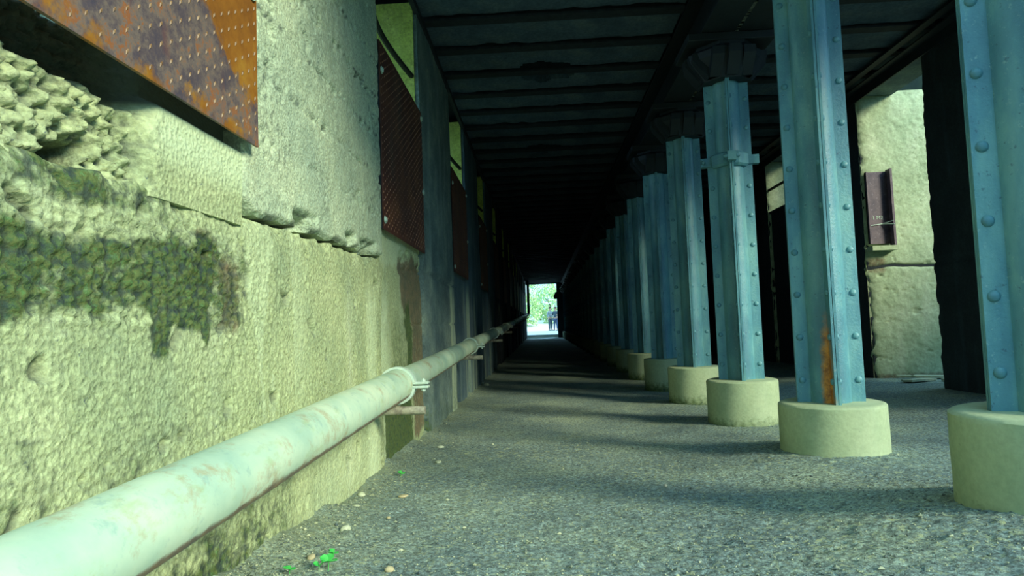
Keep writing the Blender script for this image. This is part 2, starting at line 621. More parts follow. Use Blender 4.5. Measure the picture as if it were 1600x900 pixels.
tag(MB().box(-2.2, XL, -11, Y0 - .02, -.1, 4.6).build('sky_blocker_rear_left', M['wall_dark']), kind='structure')  # unseen block added to shut off sky from the left rear
# unseen blocks added to cut low sky behind the camera and at right
tag(MB().box(-30, 4.5, -16, -12, -.1, 8.4).build('sky_blocker_back', M['sky_blocker']), kind='structure')
tag(MB().box(8.6, 11, -12, 9.2, -.1, 3.7).build('sky_blocker_far_right', M['sky_blocker']), kind='structure')


def yard_pos(U, V):
    z = .40 * sstep(Y1 + .2, 47, V) + .9 * sstep(52, 62, V) + .03 * fbm(U * .6, V * .6, 4, 3) * sstep(43, 46, V)
    return np.stack([U, V, z], -1)


tag(link('yard', hf_solid('yard', np.linspace(-14, 14, 57), np.linspace(Y1 + .1, 75, 67), yard_pos, .8, (0, 0, 1)), M['yard']), kind='structure')

# ------------------------------------------------------------------ left wall
def step_axis(a, b, d):
    n = max(2, int(round((b - a) / d)) + 1)
    return np.linspace(a, b, n)


def pebbles(Y, Z, sc, s):
    d = worley(Y * sc, Z * sc, s)
    return np.clip(1 - d * 1.5, 0, 1)


def lower_disp(Y, Z, amp=1.0):
    d = .010 * fbm(Y * 2.2, Z * 2.2, 1, 3) + .004 * fbm(Y * 22, Z * 22, 2, 3)
    rough = np.clip(.5 + 1.2 * fbm(Y * 2.5, Z * 2.5, 31, 3), 0, 1)
    rough = np.maximum(rough * .6, 1.2 * box_mask(Y, Z, .8, 2.0, .9, 1.2, .1, .06))
    near = 1 - .6 * sstep(1.9, 2.6, Y)
    d = d + near * rough * (.011 * (pebbles(Y, Z, 34, 3) - .4) + .007 * (pebbles(Y, Z, 62, 7) - .4))
    # a few deeper pits
    p = vnoise(Y * 17, Z * 17, 44)
    d = d - .022 * sstep(.72, .9, p)
    return d * amp


def st(shape):
    return np.zeros(shape + (4,))


def near_lower_attr(Y, Z):
    a = st(Y.shape)
    n1 = fbm(Y * 3, Z * 3, 51, 4)
    n2 = fbm(Y * 9, Z * 1.2, 52, 3)
    band = box_mask(Y, Z, -.5, 1.90, .985 + .02, 1.13, .05, .05)
    # band bottom hangs in drips; top climbs towards the right
    low = .945 - .03 * sstep(1.5,1.0,Y) - .06 * sstep(.1, .6, n2) + .03 * np.sin(Y * 6)
    top = 1.115 + .07 * sstep(1.3, 1.9, Y) + .03 * n1
    band = sstep(low - .03, low + .02, Z) * (1 - sstep(top - .03, top + .05, Z)) * (1 - sstep(1.78, 1.98, Y + .12 * n1))
    drip = box_mask(Y, Z, 1.52, 1.60, .84, 1.0, .02, .03) + .7 * box_mask(Y, Z, 1.30, 1.36, .9, 1.0, .02, .03)
    drip2 = box_mask(Y, Z, 1.86, 2.0, .9, 1.16, .07, .05)
    a[..., 0] = np.clip(band * .95 + drip + drip2 * .5 + .55 * box_mask(Y, Z, .5, 1.6, 1.19, 1.3, .2, .02), 0, 1)
    a[..., 0] += .55 * (1 - sstep(.18, .42, Z)) * (1 - sstep(2.2, 2.5, Y)) + .35 * (1 - sstep(.5, .75, Z)) * (1 - sstep(1.4, 1.9, Y))
    a[..., 0] = a[..., 0] + (.45 * fbm(Y * 7, Z * 7, 53, 4) + .3 * fbm(Y * 25, Z * 25, 54, 2)) * (a[..., 0] > .02)
    a[..., 1] = .9 * box_mask(Y, Z, 1.5, 1.85, 1.02, 1.2, .1, .04) * (n1 > -.1) + .75 * box_mask(Y, Z, 1.86, 1.98, .9, 1.14, .03, .05) + .45 * (1 - sstep(.2, .45, Z)) * (1 - sstep(1.9, 2.3, Y))
    a[..., 2] = .55 * box_mask(Y, Z, 3.45, 3.66, 0, 1.12, .07, .1) + .35 * box_mask(Y, Z, 2.6, 3.6, .1, .35, .3, .1) + .35 * box_mask(Y, Z, 2.0, 2.5, .6, 1.3, .2, .1) * (n2 > 0)
    a[..., 3] = .6 * sstep(.72, .9, vnoise(Y * 17, Z * 17, 44)) + .8 * (1 - sstep(.05, .42, pebbles(Y, Z, 34, 3))) * np.clip(a[..., 0] * 1.4 + .12, 0, 1)
    return np.clip(a, 0, 1)


wall = empty('wall_left')
tag(wall, kind='structure')
JZ = lambda Y: 1.235 + .022 * Y   # height of the construction joint, rising slightly


def make_lower(Ya, Yb, zbot=-.3):
    def f(U, V):
        t = (V - zbot) / (1.30 - zbot)
        Z = zbot + t * (np.minimum(JZ(U), 1.33) - .006 + .010 * vnoise(U * 14, U * 0, 61) - zbot)
        edge = np.exp(-(1 - t) * 1.6 / .03)
        x = XL + lower_disp(U, Z) - .02 * edge * (1 + vnoise(U * 20, U * 0, 62))
        x = x - .012 * sstep(Yb - .03, Yb, U)
        return np.stack([x, U, Z], -1)

    def at(U, V):
        t = (V - zbot) / (1.30 - zbot)
        return near_lower_attr(U, zbot + t * (JZ(U) - zbot))
    vs = np.concatenate([np.linspace(zbot, 0, 6)[:-1], np.linspace(0, 1.30, 200)])
    return hf_solid('base_block', np.concatenate([np.arange(Y0, .9, .05), np.arange(.9, Yb - .004, .0075), [Yb]]), vs, f, .8, (1, 0, 0), attr=at)


link('base_block', make_lower(Y0, LOPEN[1][0] - .0), M['wall'], wall)


# rough broken concrete under the first plate
def rough_pos(U, V):
    Z = V
    plaster = sstep(1.47, 1.56, U + .05 * fbm(Z * 8, U * 3, 71, 3))
    x = -1.005 + .02 * fbm(U * 5, Z * 5, 72, 3) + .034 * (pebbles(U, Z, 24, 73) - .3) + .020 * (pebbles(U, Z, 47, 74) - .3) + .010 * (pebbles(U, Z, 95, 78) - .3) + .01 * fbm(U * 40, Z * 40, 70, 2)
    x = x - .15 * sstep(.05, .25, fbm(U * 5.5, Z * 8, 79, 3)) * box_mask(U, Z, .3, 1.5, 1.2, 1.32, .06, .02)
    smooth = XL + .002 + .005 * fbm(U * 6, Z * 6, 75, 3)
    x = x - .13 * sstep(1.435 + .03 * sstep(1.2, 1.9, U), 1.50, Z + .02 * vnoise(U * 9, U * 0, 77))
    smooth = smooth - .06 * sstep(1.475, 1.515, Z)
    return np.stack([x * (1 - plaster) + smooth * plaster, U, Z], -1)


def rough_attr(U, V):
    a = st(U.shape)
    pl = sstep(1.47, 1.6, U)
    a[..., 2] = .85 * pl * sstep(1.3, 1.42, V)
    crev = (1 - sstep(.12, .5, pebbles(U, V, 24, 73) * .6 + pebbles(U, V, 47, 74) * .55))
    hole = sstep(.05, .25, fbm(U * 5.5, V * 8, 79, 3)) * box_mask(U, V, .3, 1.5, 1.2, 1.32, .06, .02)
    a[..., 3] = np.clip(.75 * crev + .9 * hole, 0, 1) * (1 - pl)
    a[..., 3] = np.maximum(a[..., 3], .92 * sstep(1.45 + .03 * sstep(1.2, 1.9, U), 1.49, V))  # painted shade in the recess under the first plate
    a[..., 0] = .25 * (1 - pl) * (fbm(U * 3, V * 3, 76, 3) > .25)
    return a


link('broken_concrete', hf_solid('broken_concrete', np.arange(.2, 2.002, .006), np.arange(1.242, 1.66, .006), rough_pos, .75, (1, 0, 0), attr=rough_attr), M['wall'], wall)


# near pier above the joint
def pier_pos(U, V, Ya=2.0, Yb=LOPEN[1][0], fine=1.0):
    t = (V - 1.3) / (ZC - 1.3)
    Zb = JZ(U) + .016 + .018 * fbm(U * 11 + 3, U * 5, 81, 5)
    Z = Zb + t * (ZC - Zb)
    d = .006 * fbm(U * 3, Z * 3, 82, 3) + .0045 * fbm(U * 25, Z * 25, 83, 3) * fine
    h = Z - Zb
    # spalled underside beside the joint
    sp = sstep(.0, .45, fbm(U * 5, Z * 7, 84, 3) + .35 * box_mask(U, Z, 3.15, 3.75, 1.2, 1.42, .1, .05) + .3 * box_mask(U, Z, 1.95, 2.6, 1.2, 1.4, .1, .05))
    under = 1 - sstep(.015, .085, h)
    d = d - under * sp * (.08 + .03 * pebbles(U, Z, 30, 85)) - .02 * (1 - sstep(0, .018, h))
    # board joints with rows of pits
    for zj, a_, s in ((1.80, 1.0, 1), (2.03, .45, 2), (2.27, .8, 3), (2.5, .5, 4), (1.57, .35, 5)):
        g = np.exp(-((Z - zj - .006 * vnoise(U * 3, U * 0, 90 + s)) / .011) ** 2)
        row = np.exp(-((Z - zj) / .026) ** 2) * sstep(.0, .35, vnoise(U * 34, Z * 38, 95 + s)) * sstep(-.5, .1, vnoise(U * 3, U * 0 + s, 96))
        d = d - a_ * (.005 * g + .035 * row)
    hc = sstep(.15, .5, fbm(U * 3.4, Z * 3.4, 99, 3)) * sstep(.1, .5, vnoise(U * 42, Z * 42, 98))
    d = d - .014 * hc
    d = d - .012 * np.exp(-(U - Ya) / .006) - .01 * np.exp(-(Yb - U) / .008)
    return np.stack([XL + .012 + d, U, Z], -1)


def pier_attr(U, V):
    a = st(U.shape)
    P = pier_pos(U, V)[..., 0] - XL - .012
    broad = .006 * fbm(U * 3, V * 3, 82, 3)
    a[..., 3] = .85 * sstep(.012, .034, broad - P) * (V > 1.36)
    row = 0
    for zj, s in ((1.80, 1), (2.03, 2), (2.27, 3), (2.5, 4)):
        row = row + np.exp(-((V - zj - .008 * vnoise(U * 2, U * 0, s)) / .012) ** 2) * sstep(.0, .35, vnoise(U * 48, V * 20, 95 + s)) * sstep(-.55, 0, vnoise(U * 2.4, U * 0 + s, 96))
    sc = sstep(.2, .5, fbm(U * 2.6, V * 2.6, 97, 3)) * sstep(.25, .5, vnoise(U * 60, V * 60, 98))
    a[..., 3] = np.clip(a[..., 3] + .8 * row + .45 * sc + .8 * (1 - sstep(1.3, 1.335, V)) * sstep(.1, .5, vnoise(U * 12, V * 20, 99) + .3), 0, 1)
    return a


link('wall_pier', hf_solid('wall_pier', np.arange(2.0, LOPEN[1][0] + .001, .0075), np.concatenate([np.arange(1.3, 2.95, .0075), np.linspace(2.95, ZC, 20)]), pier_pos, .8, (1, 0, 0), attr=pier_attr), M['wall_up'], wall)


# infill under the second plate
def infill_attr(Y, Z):
    Y, Z = Y + .09 * fbm(Y * 5, Z * 4, 114, 4), Z + .12 * fbm(Y * 7, Z * 2, 115, 4)
    a = st(Y.shape)
    n = fbm(Y * 5, Z * 2, 110, 3)
    a[..., 2] = .6 * box_mask(Y, Z, 3.8, 3.98, .0, 1.1, .04, .1) + .5 * box_mask(Y, Z, 3.8, 4.5, 1.28, 1.52, .1, .03)
    a[..., 0] = .9 * box_mask(Y, Z, 4.55 , 4.75, .5, 1.1, .05, .08) + .45 * box_mask(Y, Z, 4.05, 4.6, .3, .95, .1, .1) + .95 * box_mask(Y, Z, 3.84, 4.7, -.1, .42, .05, .08)
    a[..., 1] = 1.0 * box_mask(Y, Z, 4.4, 4.95, 1.0, 1.36, .1, .08) + .8 * box_mask(Y, Z, 4.72, 5.3, .1, 1.45, .06, .05)
    return np.clip(a + .1 * n[..., None], 0, 1)


def infill_pos(U, V):
    x = XL - .018 + .008 * fbm(U * 4, V * 4, 111, 3) + .003 * fbm(U * 30, V * 30, 112, 3)
    x = x - .03 * sstep(.1, .5, fbm(U * 6, V * 6, 113, 3)) * box_mask(U, V, 4.3, 5.2, 1.28, 1.5, .1, .03)
    x = x - .02 * np.exp(-((V - 1.335 - .01 * vnoise(U * 8, U * 0, 3)) / .008) ** 2) * (U > 4.7)
    x = x - .012 * np.exp(-((V - .92) / .007) ** 2) * (U > 4.7)
    return np.stack([x, U, V], -1)


link('infill_block', hf_solid('infill_block', step_axis(LOPEN[1][0], LOPEN[1][1], .011), np.concatenate([np.linspace(-.3, 0, 5)[:-1], np.arange(0, 1.55, .011)]), infill_pos, .8, (1, 0, 0), attr=infill_attr), M['wall'], wall)


# farther bays
def far_pos(zs, rec=0.0, seed=0, joint=True):
    def f(U, V):
        x = XL + .012 - rec + .010 * fbm(U * 2.2, V * 2.2, 120 + seed, 3) + .003 * fbm(U * 18, V * 18, 121 + seed, 3)
        if joint:
            x = x - .028 * np.exp(-((V - 1.345 - .012 * vnoise(U * 7, U * 0, 122 + seed)) / .012) ** 2) - .014 * np.exp(-((V - .93) / .008) ** 2)
        return np.stack([x, U, V], -1)
    return f


def far_attr(seed, green=0.0):
    def f(U, V):
        a = st(U.shape)
        a[..., 0] = green * (1 - sstep(.1, .6, V)) + .25 * (fbm(U * 2, V * 1.0, 130 + seed, 3) > .35)
        a[..., 2] = .35 * sstep(.25, .5, fbm(U * 4, V * .35, 140 + seed, 3)) * (1 - sstep(1.2, 1.5, V))
        if seed == 1:
            a[..., 2] += .6 * box_mask(U, V, 6.62, 6.78, -.2, 1.33, .04, .05) * (.8 + .3 * fbm(U * 8, V * 3, 7, 3))
        return a
    return f


for k in range(1, 13):
    ya = LOPEN[k][1]
    yb = LOPEN[k + 1][0] if k < 12 else Y1
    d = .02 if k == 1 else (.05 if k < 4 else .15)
    mat = M['wall_mid'] if k == 1 else M['wall_blue'] if k < 4 else M['wall_dark']  # wall colour darkens with depth to stand for shade
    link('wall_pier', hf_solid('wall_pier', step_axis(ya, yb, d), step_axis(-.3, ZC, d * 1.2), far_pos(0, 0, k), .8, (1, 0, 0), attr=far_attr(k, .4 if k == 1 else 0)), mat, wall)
    if k > 1:
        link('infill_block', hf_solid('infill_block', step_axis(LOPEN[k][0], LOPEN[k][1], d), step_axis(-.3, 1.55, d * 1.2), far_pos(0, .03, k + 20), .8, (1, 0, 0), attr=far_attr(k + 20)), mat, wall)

# first pier behind/at the camera
link('wall_pier', hf_solid('wall_pier', step_axis(Y0, LOPEN[0][0], .06), step_axis(1.26, ZC, .06), far_pos(0, 0, 40, False), .8, (1, 0, 0)), M['wall_up'], wall)

# reveals tinted with yellow-green daylight on the far side of each left opening
def reveal_pos(U, V):
    return np.stack([U, -.012 + .010 * fbm(U * 6, V * 6, 150, 4), V], -1)


rev = hf_solid('reveal', step_axis(-.78, -.02, .02), step_axis(1.56, ZC, .02), reveal_pos, .02, (0, -1, 0))
for k in range(1, 9):
    o = link('reveal', rev, M['jamb_green'], wall)
    o.location = (XL, LOPEN[k][1], 0)

# ------------------------------------------------------------------ diamond plates + bars
ORD = ['first', 'second', 'third', 'fourth', 'fifth', 'sixth', 'seventh', 'eighth', 'ninth', 'tenth', 'eleventh', 'twelfth', 'thirteenth', 'fourteenth',
       'fifteenth', 'sixteenth', 'seventeenth', 'eighteenth', 'nineteenth', 'twentieth', 'twenty-first', 'twenty-second', 'twenty-third', 'twenty-fourth', 'twenty-fifth']

PW, PH = 1.38, 1.17


def plate_mesh(name):
    def f(U, V):
        return np.stack([.004 * fbm(U * 1.5, V * 1.5, 160, 2) + U * 0, U, V], -1)

    def at(U, V):
        a = st(U.shape)
        # grey weathered zone towards the lower near corner, following a slanting tide line
        a[..., 0] = np.clip(.5 + ((.37 - .24 * sstep(.85, 1.38, U)) - V) * 5, 0, 1) * (1 - .45 * (1 - sstep(.02, .12, V)))
        return a
    return hf_solid(name, np.linspace(0, PW, 60), np.linspace(0, PH, 50), f, .008, (1, 0, 0), attr=at)


def lug_mesh():
    mb = MB()
    ny, nz = int(PW / .043), int(PH / .05)
    for i in range(ny):
        for j in range(nz):
            y = .025 + i * .043
            z = .03 + j * .05 + (.025 if i % 2 else 0)
            if z > PH - .02: continue
            L, W, H = .0115, .0045, .0035
            c, s = math.cos(math.radians(62)), math.sin(math.radians(62))
            pts = [(-L, 0), (0, -W), (L, 0), (0, W)]
            v = [(.0005, y + a * c - b * s, z + a * s + b * c) for a, b in pts]
            v += [(H, y + a * .45 * c - b * .45 * s, z + a * .45 * s + b * .45 * c) for a, b in pts]
            mb.add(v, [(4, 5, 6, 7), (0, 1, 5, 4), (1, 2, 6, 5), (2, 3, 7, 6), (3, 0, 4, 7)])
    return mb.mesh('tread_lugs')


pm = plate_mesh('steel_sheet')
pm2 = pm.copy()
lm = lug_mesh()
lm2 = lm.copy()
bolt = MB().tube([(-.01, 0, 0), (.012, 0, 0)], .016, 6).tube([(.0, 0, 0), (.004, 0, 0)], .024, 12).mesh('bolt')
for k in range(13):
    y0 = LOPEN[k][0] - .02
    r = empty('diamond_plate', (XL + (.050 if k == 0 else .024), y0, 1.50))
    if k == 0:
        lab = 'orange rusted diamond tread plate at the near left, top corner of the frame'
    elif k == 1:
        lab = 'dark red rusted diamond plate with its whole outline in view on the left wall'
    else:
        lab = ORD[k] + ' dark rusted plate from the camera along the left wall'
    tag(r, lab, 'metal plate', 'diamond plates on the left wall')
    mat, lmat, me, lme = (M['rust'], M['lug'], pm, lm) if k == 0 else (M['rust_dark'], M['lug_dark'], pm2, lm2)
    link('steel_sheet', me, mat, r)
    if k < 6:
        tag(link('tread_lugs', lme, lmat, r), kind='stuff')
    MB().box(-.07, -.004, .0, .05, 0, PH).build('frame_strip', M['girder'], r)
    if k < 4:
        for by, bz in ((.035, .06), (PW - .035, .50), (.035, PH - .18), (PW - .035, PH - .06)):
            b = link('bolt', bolt, M['galv'], r)
            b.location = (.002, by, bz)

for k in range(12):
    a, b = LOPEN[k]
    mb = MB()
    p = []
    for i in range(13):
        t = i / 12
        p.append((XL - .03 - .10 * math.sin(math.pi * t), a - .06 + (b - a + .12) * t, 3.0 - .03 * t + .05 * math.sin(math.pi * t)))
    mb.tube(p, .022, 8)
    tag(mb.build('iron_bar', M['black'], None, True),
        ('thick black bent bar crossing the opening above the ' + ORD[k] + ' plate on the left'), 'bar', 'black bars across the left openings')

# ------------------------------------------------------------------ right wall
wr = empty('wall_right')
tag(wr, kind='structure')


def rpier(ya, yb, d, seed):
    def f(U, V):
        x = XR - .012 * fbm(U * 2, V * 2, 200 + seed, 3) - .004 * fbm(U * 15, V * 15, 201 + seed, 3)
        rag = .014 * fbm(V * 4, V * 0, 202 + seed, 4) + .010 * vnoise(V * 40, V * 0, 203)
        w = np.exp(-(yb - U) / .05) - np.exp(-(U - ya) / .05)
        x = x + .025 * (np.exp(-(yb - U) / .02) + np.exp(-(U - ya) / .02)) * (.6 + .5 * vnoise(V * 12, V * 0, 205))
        x = x + .02 * np.exp(-((V - 1.36) / .012) ** 2)
        return np.stack([x, U + rag * w, V], -1)
    return hf_solid('wall_pier', step_axis(ya, yb, d), step_axis(-.2, 3.5, d), f, 1.0, (-1, 0, 0))


prev = ROPEN[1][1]      # nearer than this the right side stands open
for k in range(2, 14):
    ya = prev
    yb = ROPEN[k][0] if k < 13 else Y1
    prev = ROPEN[k][1] if k < 13 else Y1
    link('wall_pier', rpier(ya, yb, .03 if k in (2, 3) else .12, k), M['wall_dark'], wr)  # near-black colour stands for the piers' unlit faces


# pale daylit jambs (face looking back towards the camera)
def rj_pos(U, V):
    y = -.025 - .008 * fbm(U * 4, V * 4, 210, 4) - .006 * fbm(U * 20, V * 20, 211, 3)
    y = y + .02 * sstep(.35, .7, fbm(U * 7, V * 16, 212, 4)) * (V < 1.9)
    y = y + .03 * np.exp(-U / .03) * (1 + .8 * vnoise(V * 14, V * 0, 214))
    y = y + .04 * np.exp(-((V - (1.42 + .03 * vnoise(U * 5, U * 0, 213))) / .02) ** 2)
    x = U + .03 * np.exp(-U / .04) * (.3 + vnoise(V * 9, V * 0, 215)) * (V < 1.6)
    return np.stack([x, y, V], -1)


def rj_attr(U, V):
    a = st(U.shape)
    a[..., 1] = .7 * box_mask(U, V, .0, .22, 1.35, 1.55, .05, .05) + .3 * box_mask(U, V, .0, .3, 2.6, 3.4, .1, .2) + .7 * (1 - sstep(.13, .22, V))
    a[..., 0] = .33 * box_mask(U, V, .5, .95, 2.0, 3.2, .15, .3)
    return a


rjm = hf_solid('jamb', np.arange(.0, 1.0, .0125), np.arange(-.1, 3.56, .0125), rj_pos, .03, (0, -1, 0), attr=rj_attr)
for k in (2, 3, 4, 5):
    o = link('jamb', rjm, M['jamb_pale'], wr)
    o.location = (XR + .004, ROPEN[k][1], 0)

# lintel + twin angles along the top of the right wall
mb = MB().box(XR + .02, XR + .42, YR, Y1, 3.50, 3.80)
tag(mb.build('lintel', M['wall_blue'], wr))
mb = MB().box(XR - .16, XR - .04, Y0, Y1, 3.50, 3.515).box(XR - .06, XR - .045, Y0, Y1, 3.40, 3.50)
mb.box(XR - .28, XR - .20, Y0, Y1, 3.53, 3.545).box(XR - .215, XR - .20, Y0, Y1, 3.545, 3.6)
mb.build('steel_angle', M['girder'], wr)
# outer wall coping keeps the view through the opening closed above the jamb
for k in (3, 4, 5, 6, 7, 8, 9, 10, 11, 12):
    a, b = ROPEN[k]
    r = empty('door_plate', (XR + .05, a - .03, .05))
    tag(r, ORD[k - 3] + ' dark sheet closing a right wall opening beyond the bare doorway, counted from the camera', 'metal sheet', 'dark sheets in the right openings')
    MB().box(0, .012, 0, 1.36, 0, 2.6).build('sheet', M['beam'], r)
    for z0 in (2.56, 1.2):
        MB().box(-.03, 0, 0, 1.36, z0, z0 + .04).build('stiffener', M['beam'], r)
    mb = MB().tube([(XR + .04, a - .05, 3.03), (XR + .1, (a + b) / 2, 3.05), (XR + .04, b + .05, 3.02)], .024, 8)
    tag(mb.build('iron_bar', M['black'], None, True), 'black bar across the top of the ' + ORD[k - 3] + ' sheeted opening in the right wall', 'bar', 'black bars across the right openings')

# rusted channel remnant on the bright jamb with its faint white mark
yj = ROPEN[2][1]
r = empty('rusted_channel', (XR + .02, yj - .045, 1.70))
tag(r, 'dark brown upright steel channel fixed to the bright concrete jamb on the right', 'steel channel')
mb = MB().box(0, .27, -.02, .0, 0, .86).box(.25, .275, -.10, .0, -.03, .88).box(0, .02, -.05, 0, 0, .86)
mb.build('channel', simple('brown_paint_steel', (.07, .05, .075), (.17, .12, .14), 9, .6, .4, speck=(.3, .25, .3)), r)
mb = MB().box(-.01, .29, -.11, .02, -.085, -.03)
mb.build('ledge', M['jamb_pale'], r)
fc = bpy.data.curves.new('mark', 'FONT')
fc.body = '1 M2'
fc.size = .062
fc.extrude = .001
fo = bpy.data.objects.new('painted_mark', fc)
C.objects.link(fo)
dg = bpy.context.evaluated_depsgraph_get()
mk_me = bpy.data.meshes.new_from_object(fo.evaluated_get(dg))
bpy.data.objects.remove(fo)
fo = link('painted_mark', mk_me, M['galv'])
tag(fo, kind='stuff')
fo.parent = r
fo.location = (.05, -.0225, .29)
fo.rotation_euler = (math.pi / 2, 0, 0)
MB().tube([(.03, -.026, .22), (.16, -.03, .235), (.26, -.104, .22)], .006, 6).tube([(.16, -.03, .235), (.25, -.106, .26)], .005, 6).build('wire_tie', M['galv'], r)

# broken boards on the sill of that doorway
for i, (x, y, rz, lx, ly, lab) in enumerate([(4.12, 7.28, .5, .5, .16, 'longest pale broken board lying on the right doorway sill'), (4.42, 7.5, -.25, .42, .12, 'short pale board against the foot of the bright jamb'),
                                  (4.5, 7.22, .1, .34, .14, 'small pale slab nearest the dark pier on the right doorway sill'), (4.2, 7.6, -.6, .24, .08, 'thin pale splinter at the inner corner of the bright jamb')]):
    mb = MB().prism([(-lx / 2, -ly / 2), (lx / 2 - .04, -ly / 2 + .01), (lx / 2, ly / 4), (lx / 2 - .06, ly / 2), (-lx / 2 + .05, ly / 2 - .01), (-lx / 2 - .02, 0)], 0, .022)
    o = mb.build('broken_board', M['board'])
    o.location = (x, y, gz(x, y) + .006 + .012 * (i % 2))
    o.rotation_euler = (.04 if i % 2 else -.03, .03, rz)
    tag(o, lab, 'board', 'broken boards on the right sill')

# ------------------------------------------------------------------ end wall
mb = MB().box(1.06, XR + .6, Y1, Y1 + .5, -.2, ZC + .2).box(XL - 1.0, XL - .05, Y1, Y1 + .5, -.2, ZC + .2).box(-1.0, 1.06, Y1, Y1 + .5, 3.52, ZC + .2)
wb = mb.build('wall_back', M['wall_dark'])
tag(wb, kind='structure')
MB().prism([(0, 0), (.2, 0), (.2, .45), (.12, .45), (0, .2)], -.1, .1).build('corbel', M['wall_dark'], wb)
cb = wb.children[0]
cb.rotation_euler = (math.pi / 2, 0, 0)
cb.location = (.86, Y1 - .1, 2.5)

# ------------------------------------------------------------------ ceiling
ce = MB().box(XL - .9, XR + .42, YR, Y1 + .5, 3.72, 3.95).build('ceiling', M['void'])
tag(ce, kind='structure')
PIT = .61
GX0, GX1 = 1.34, 1.90


def panel(xa, xb, seed, hole=None):
    def f(U, V):
        z = .0 - .010 * fbm(U * 2.2, V * 9, 300 + seed, 4) - .004 * fbm(U * 14, V * 14, 301 + seed, 3)
        z = z + .02 * np.exp(-(V + .25) / .02) * (.6 + .6 * vnoise(U * 9, U * 0, 302 + seed)) + .02 * np.exp(-(.25 - V) / .02) * (.6 + .6 * vnoise(U * 9, U * 0, 303 + seed))
        return np.stack([U, V + .008 * vnoise(U * 7, U * 0, 304 + seed) * np.sign(V), z], -1)
    mk = None
    if hole is not None:
        cx, side, wdt, dep = hole
        def mk(U, V):
            e = (U - cx) / wdt
            lim = dep * np.sqrt(np.clip(1 - np.abs(e) ** 4, 0, 1)) * (1 + .2 * vnoise(U * 16, U * 0, 310))
            return ~((np.abs(e) < 1) & ((side * .25 - V) * side < lim))
    return hf_solid('concrete_panel', step_axis(xa, xb, .05 if hole is None else .025), step_axis(-.25, .25, .05 if hole is None else .025), f, .09, (0, 0, -1), mask=mk)


LP = [panel(XL - .02, GX0, s) for s in range(4)]
RP = [panel(GX1, XR + .02, 10 + s) for s in range(3)]
hnear = panel(XL - .02, GX0, 5, (.15, 1, .27, .15))
hfar = panel(XL - .02, GX0, 6, (.17, -1, .31, .27))
cb_l = MB().box(XL - .02, GX0, -.06, .06, 0, .02).box(XL - .02, GX0, -.008, .008, .02, .15).mesh('ceiling_beam')
cb_r = MB().box(GX1, XR + .02, -.06, .06, 0, .02).box(GX1, XR + .02, -.008, .008, .02, .15).mesh('ceiling_beam')
nb = int((Y1 - Y0) / PIT) + 1
k0 = 5.47 - PIT * 10
for i in range(nb):
    yb = k0 + PIT * i
    if yb < YR + .1 or yb > Y1 - .1: continue
    for me, x in ((cb_l, 0), (cb_r, 0)):
        o = link('ceiling_beam', me, M['beam'], ce)
        o.location = (0, yb, 3.568)
    yc = yb + PIT / 2
    if yc > Y1 - .2: continue
    lm_ = LP[(i * 7) % 4]
    j = round((yb - 5.47) / PIT)
    if j == 1 or j == 6: lm_ = hnear
    if j == 2 or j == 7: lm_ = hfar
    for me in (lm_, RP[(i * 5) % 3]):
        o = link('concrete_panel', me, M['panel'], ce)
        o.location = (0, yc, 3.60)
# steel edge strip between left wall and ceiling
tag(MB().box(XL - .01, XL + .03, Y0, Y1, 3.50, 3.56).build('trim_1', M['beam']), kind='structure')

# ------------------------------------------------------------------ girders
for gx, lab in (((GX0, GX0 + .272), 'left of the two dark steel girders running along the column tops'), ((GX0 + .288, GX1), 'right of the two dark steel girders running along the column tops')):
    a, b = gx
    r = empty('steel_girder', ((a + b) / 2, YR, 3.13))
    tag(r, lab, 'girder', 'twin girders over the columns')
    hw = (b - a) / 2
    MB().box(-hw, hw, 0, Y1 - YR - .01, 0, .022).build('bottom_flange', M['girder'], r)
    MB().box(-.008, .008, 0, Y1 - YR - .01, .022, .41).build('web', M['girder'], r)
    MB().box(-hw, hw, 0, Y1 - YR - .01, .41, .432).build('top_flange', M['girder'], r)
# rust flakes at the seam between them are part of the left girder
    if a == GX0:
        mb = MB()
        for i in range(150):
            y = 2 + i * .05 + random.uniform(-.03, .03)
            s = random.uniform(.004, .02)
            mb.box(hw - .01, hw + .012, y, y + s * 3, -.004, .002)
        tag(mb.build('rust_flakes', M['girder_rust'], r), kind='stuff')

# ------------------------------------------------------------------ columns
def arc_profile(k):
    r, R, t = .104, .172, .013
    pts = []
    for i in range(11):
        a = math.radians(90 * i / 10)
        pts.append((r * math.cos(a), r * math.sin(a)))
    inner = [((r - t) * x / r, (r - t) * y / r) for x, y in pts]
    g = .0015
    out = [(R, g), (R, g + t)]
    outer = []
    a0 = math.asin((g + t) / r) + .05
    for i in range(11):
        a = a0 + (math.pi / 2 - 2 * a0) * i / 10
        outer.append((r * math.cos(a), r * math.sin(a)))
    inn = []
    for i in range(9):
        a = math.pi / 2 - .02 - (math.pi / 2 - .04) * i / 8
        inn.append(((r - t) * math.cos(a), (r - t) * math.sin(a)))
    poly = out + outer + [(g + t, R), (g, R)] + inn
    c, s = math.cos(k * math.pi / 2), math.sin(k * math.pi / 2)
    return [(x * c - y * s, x * s + y * c) for x, y in poly]


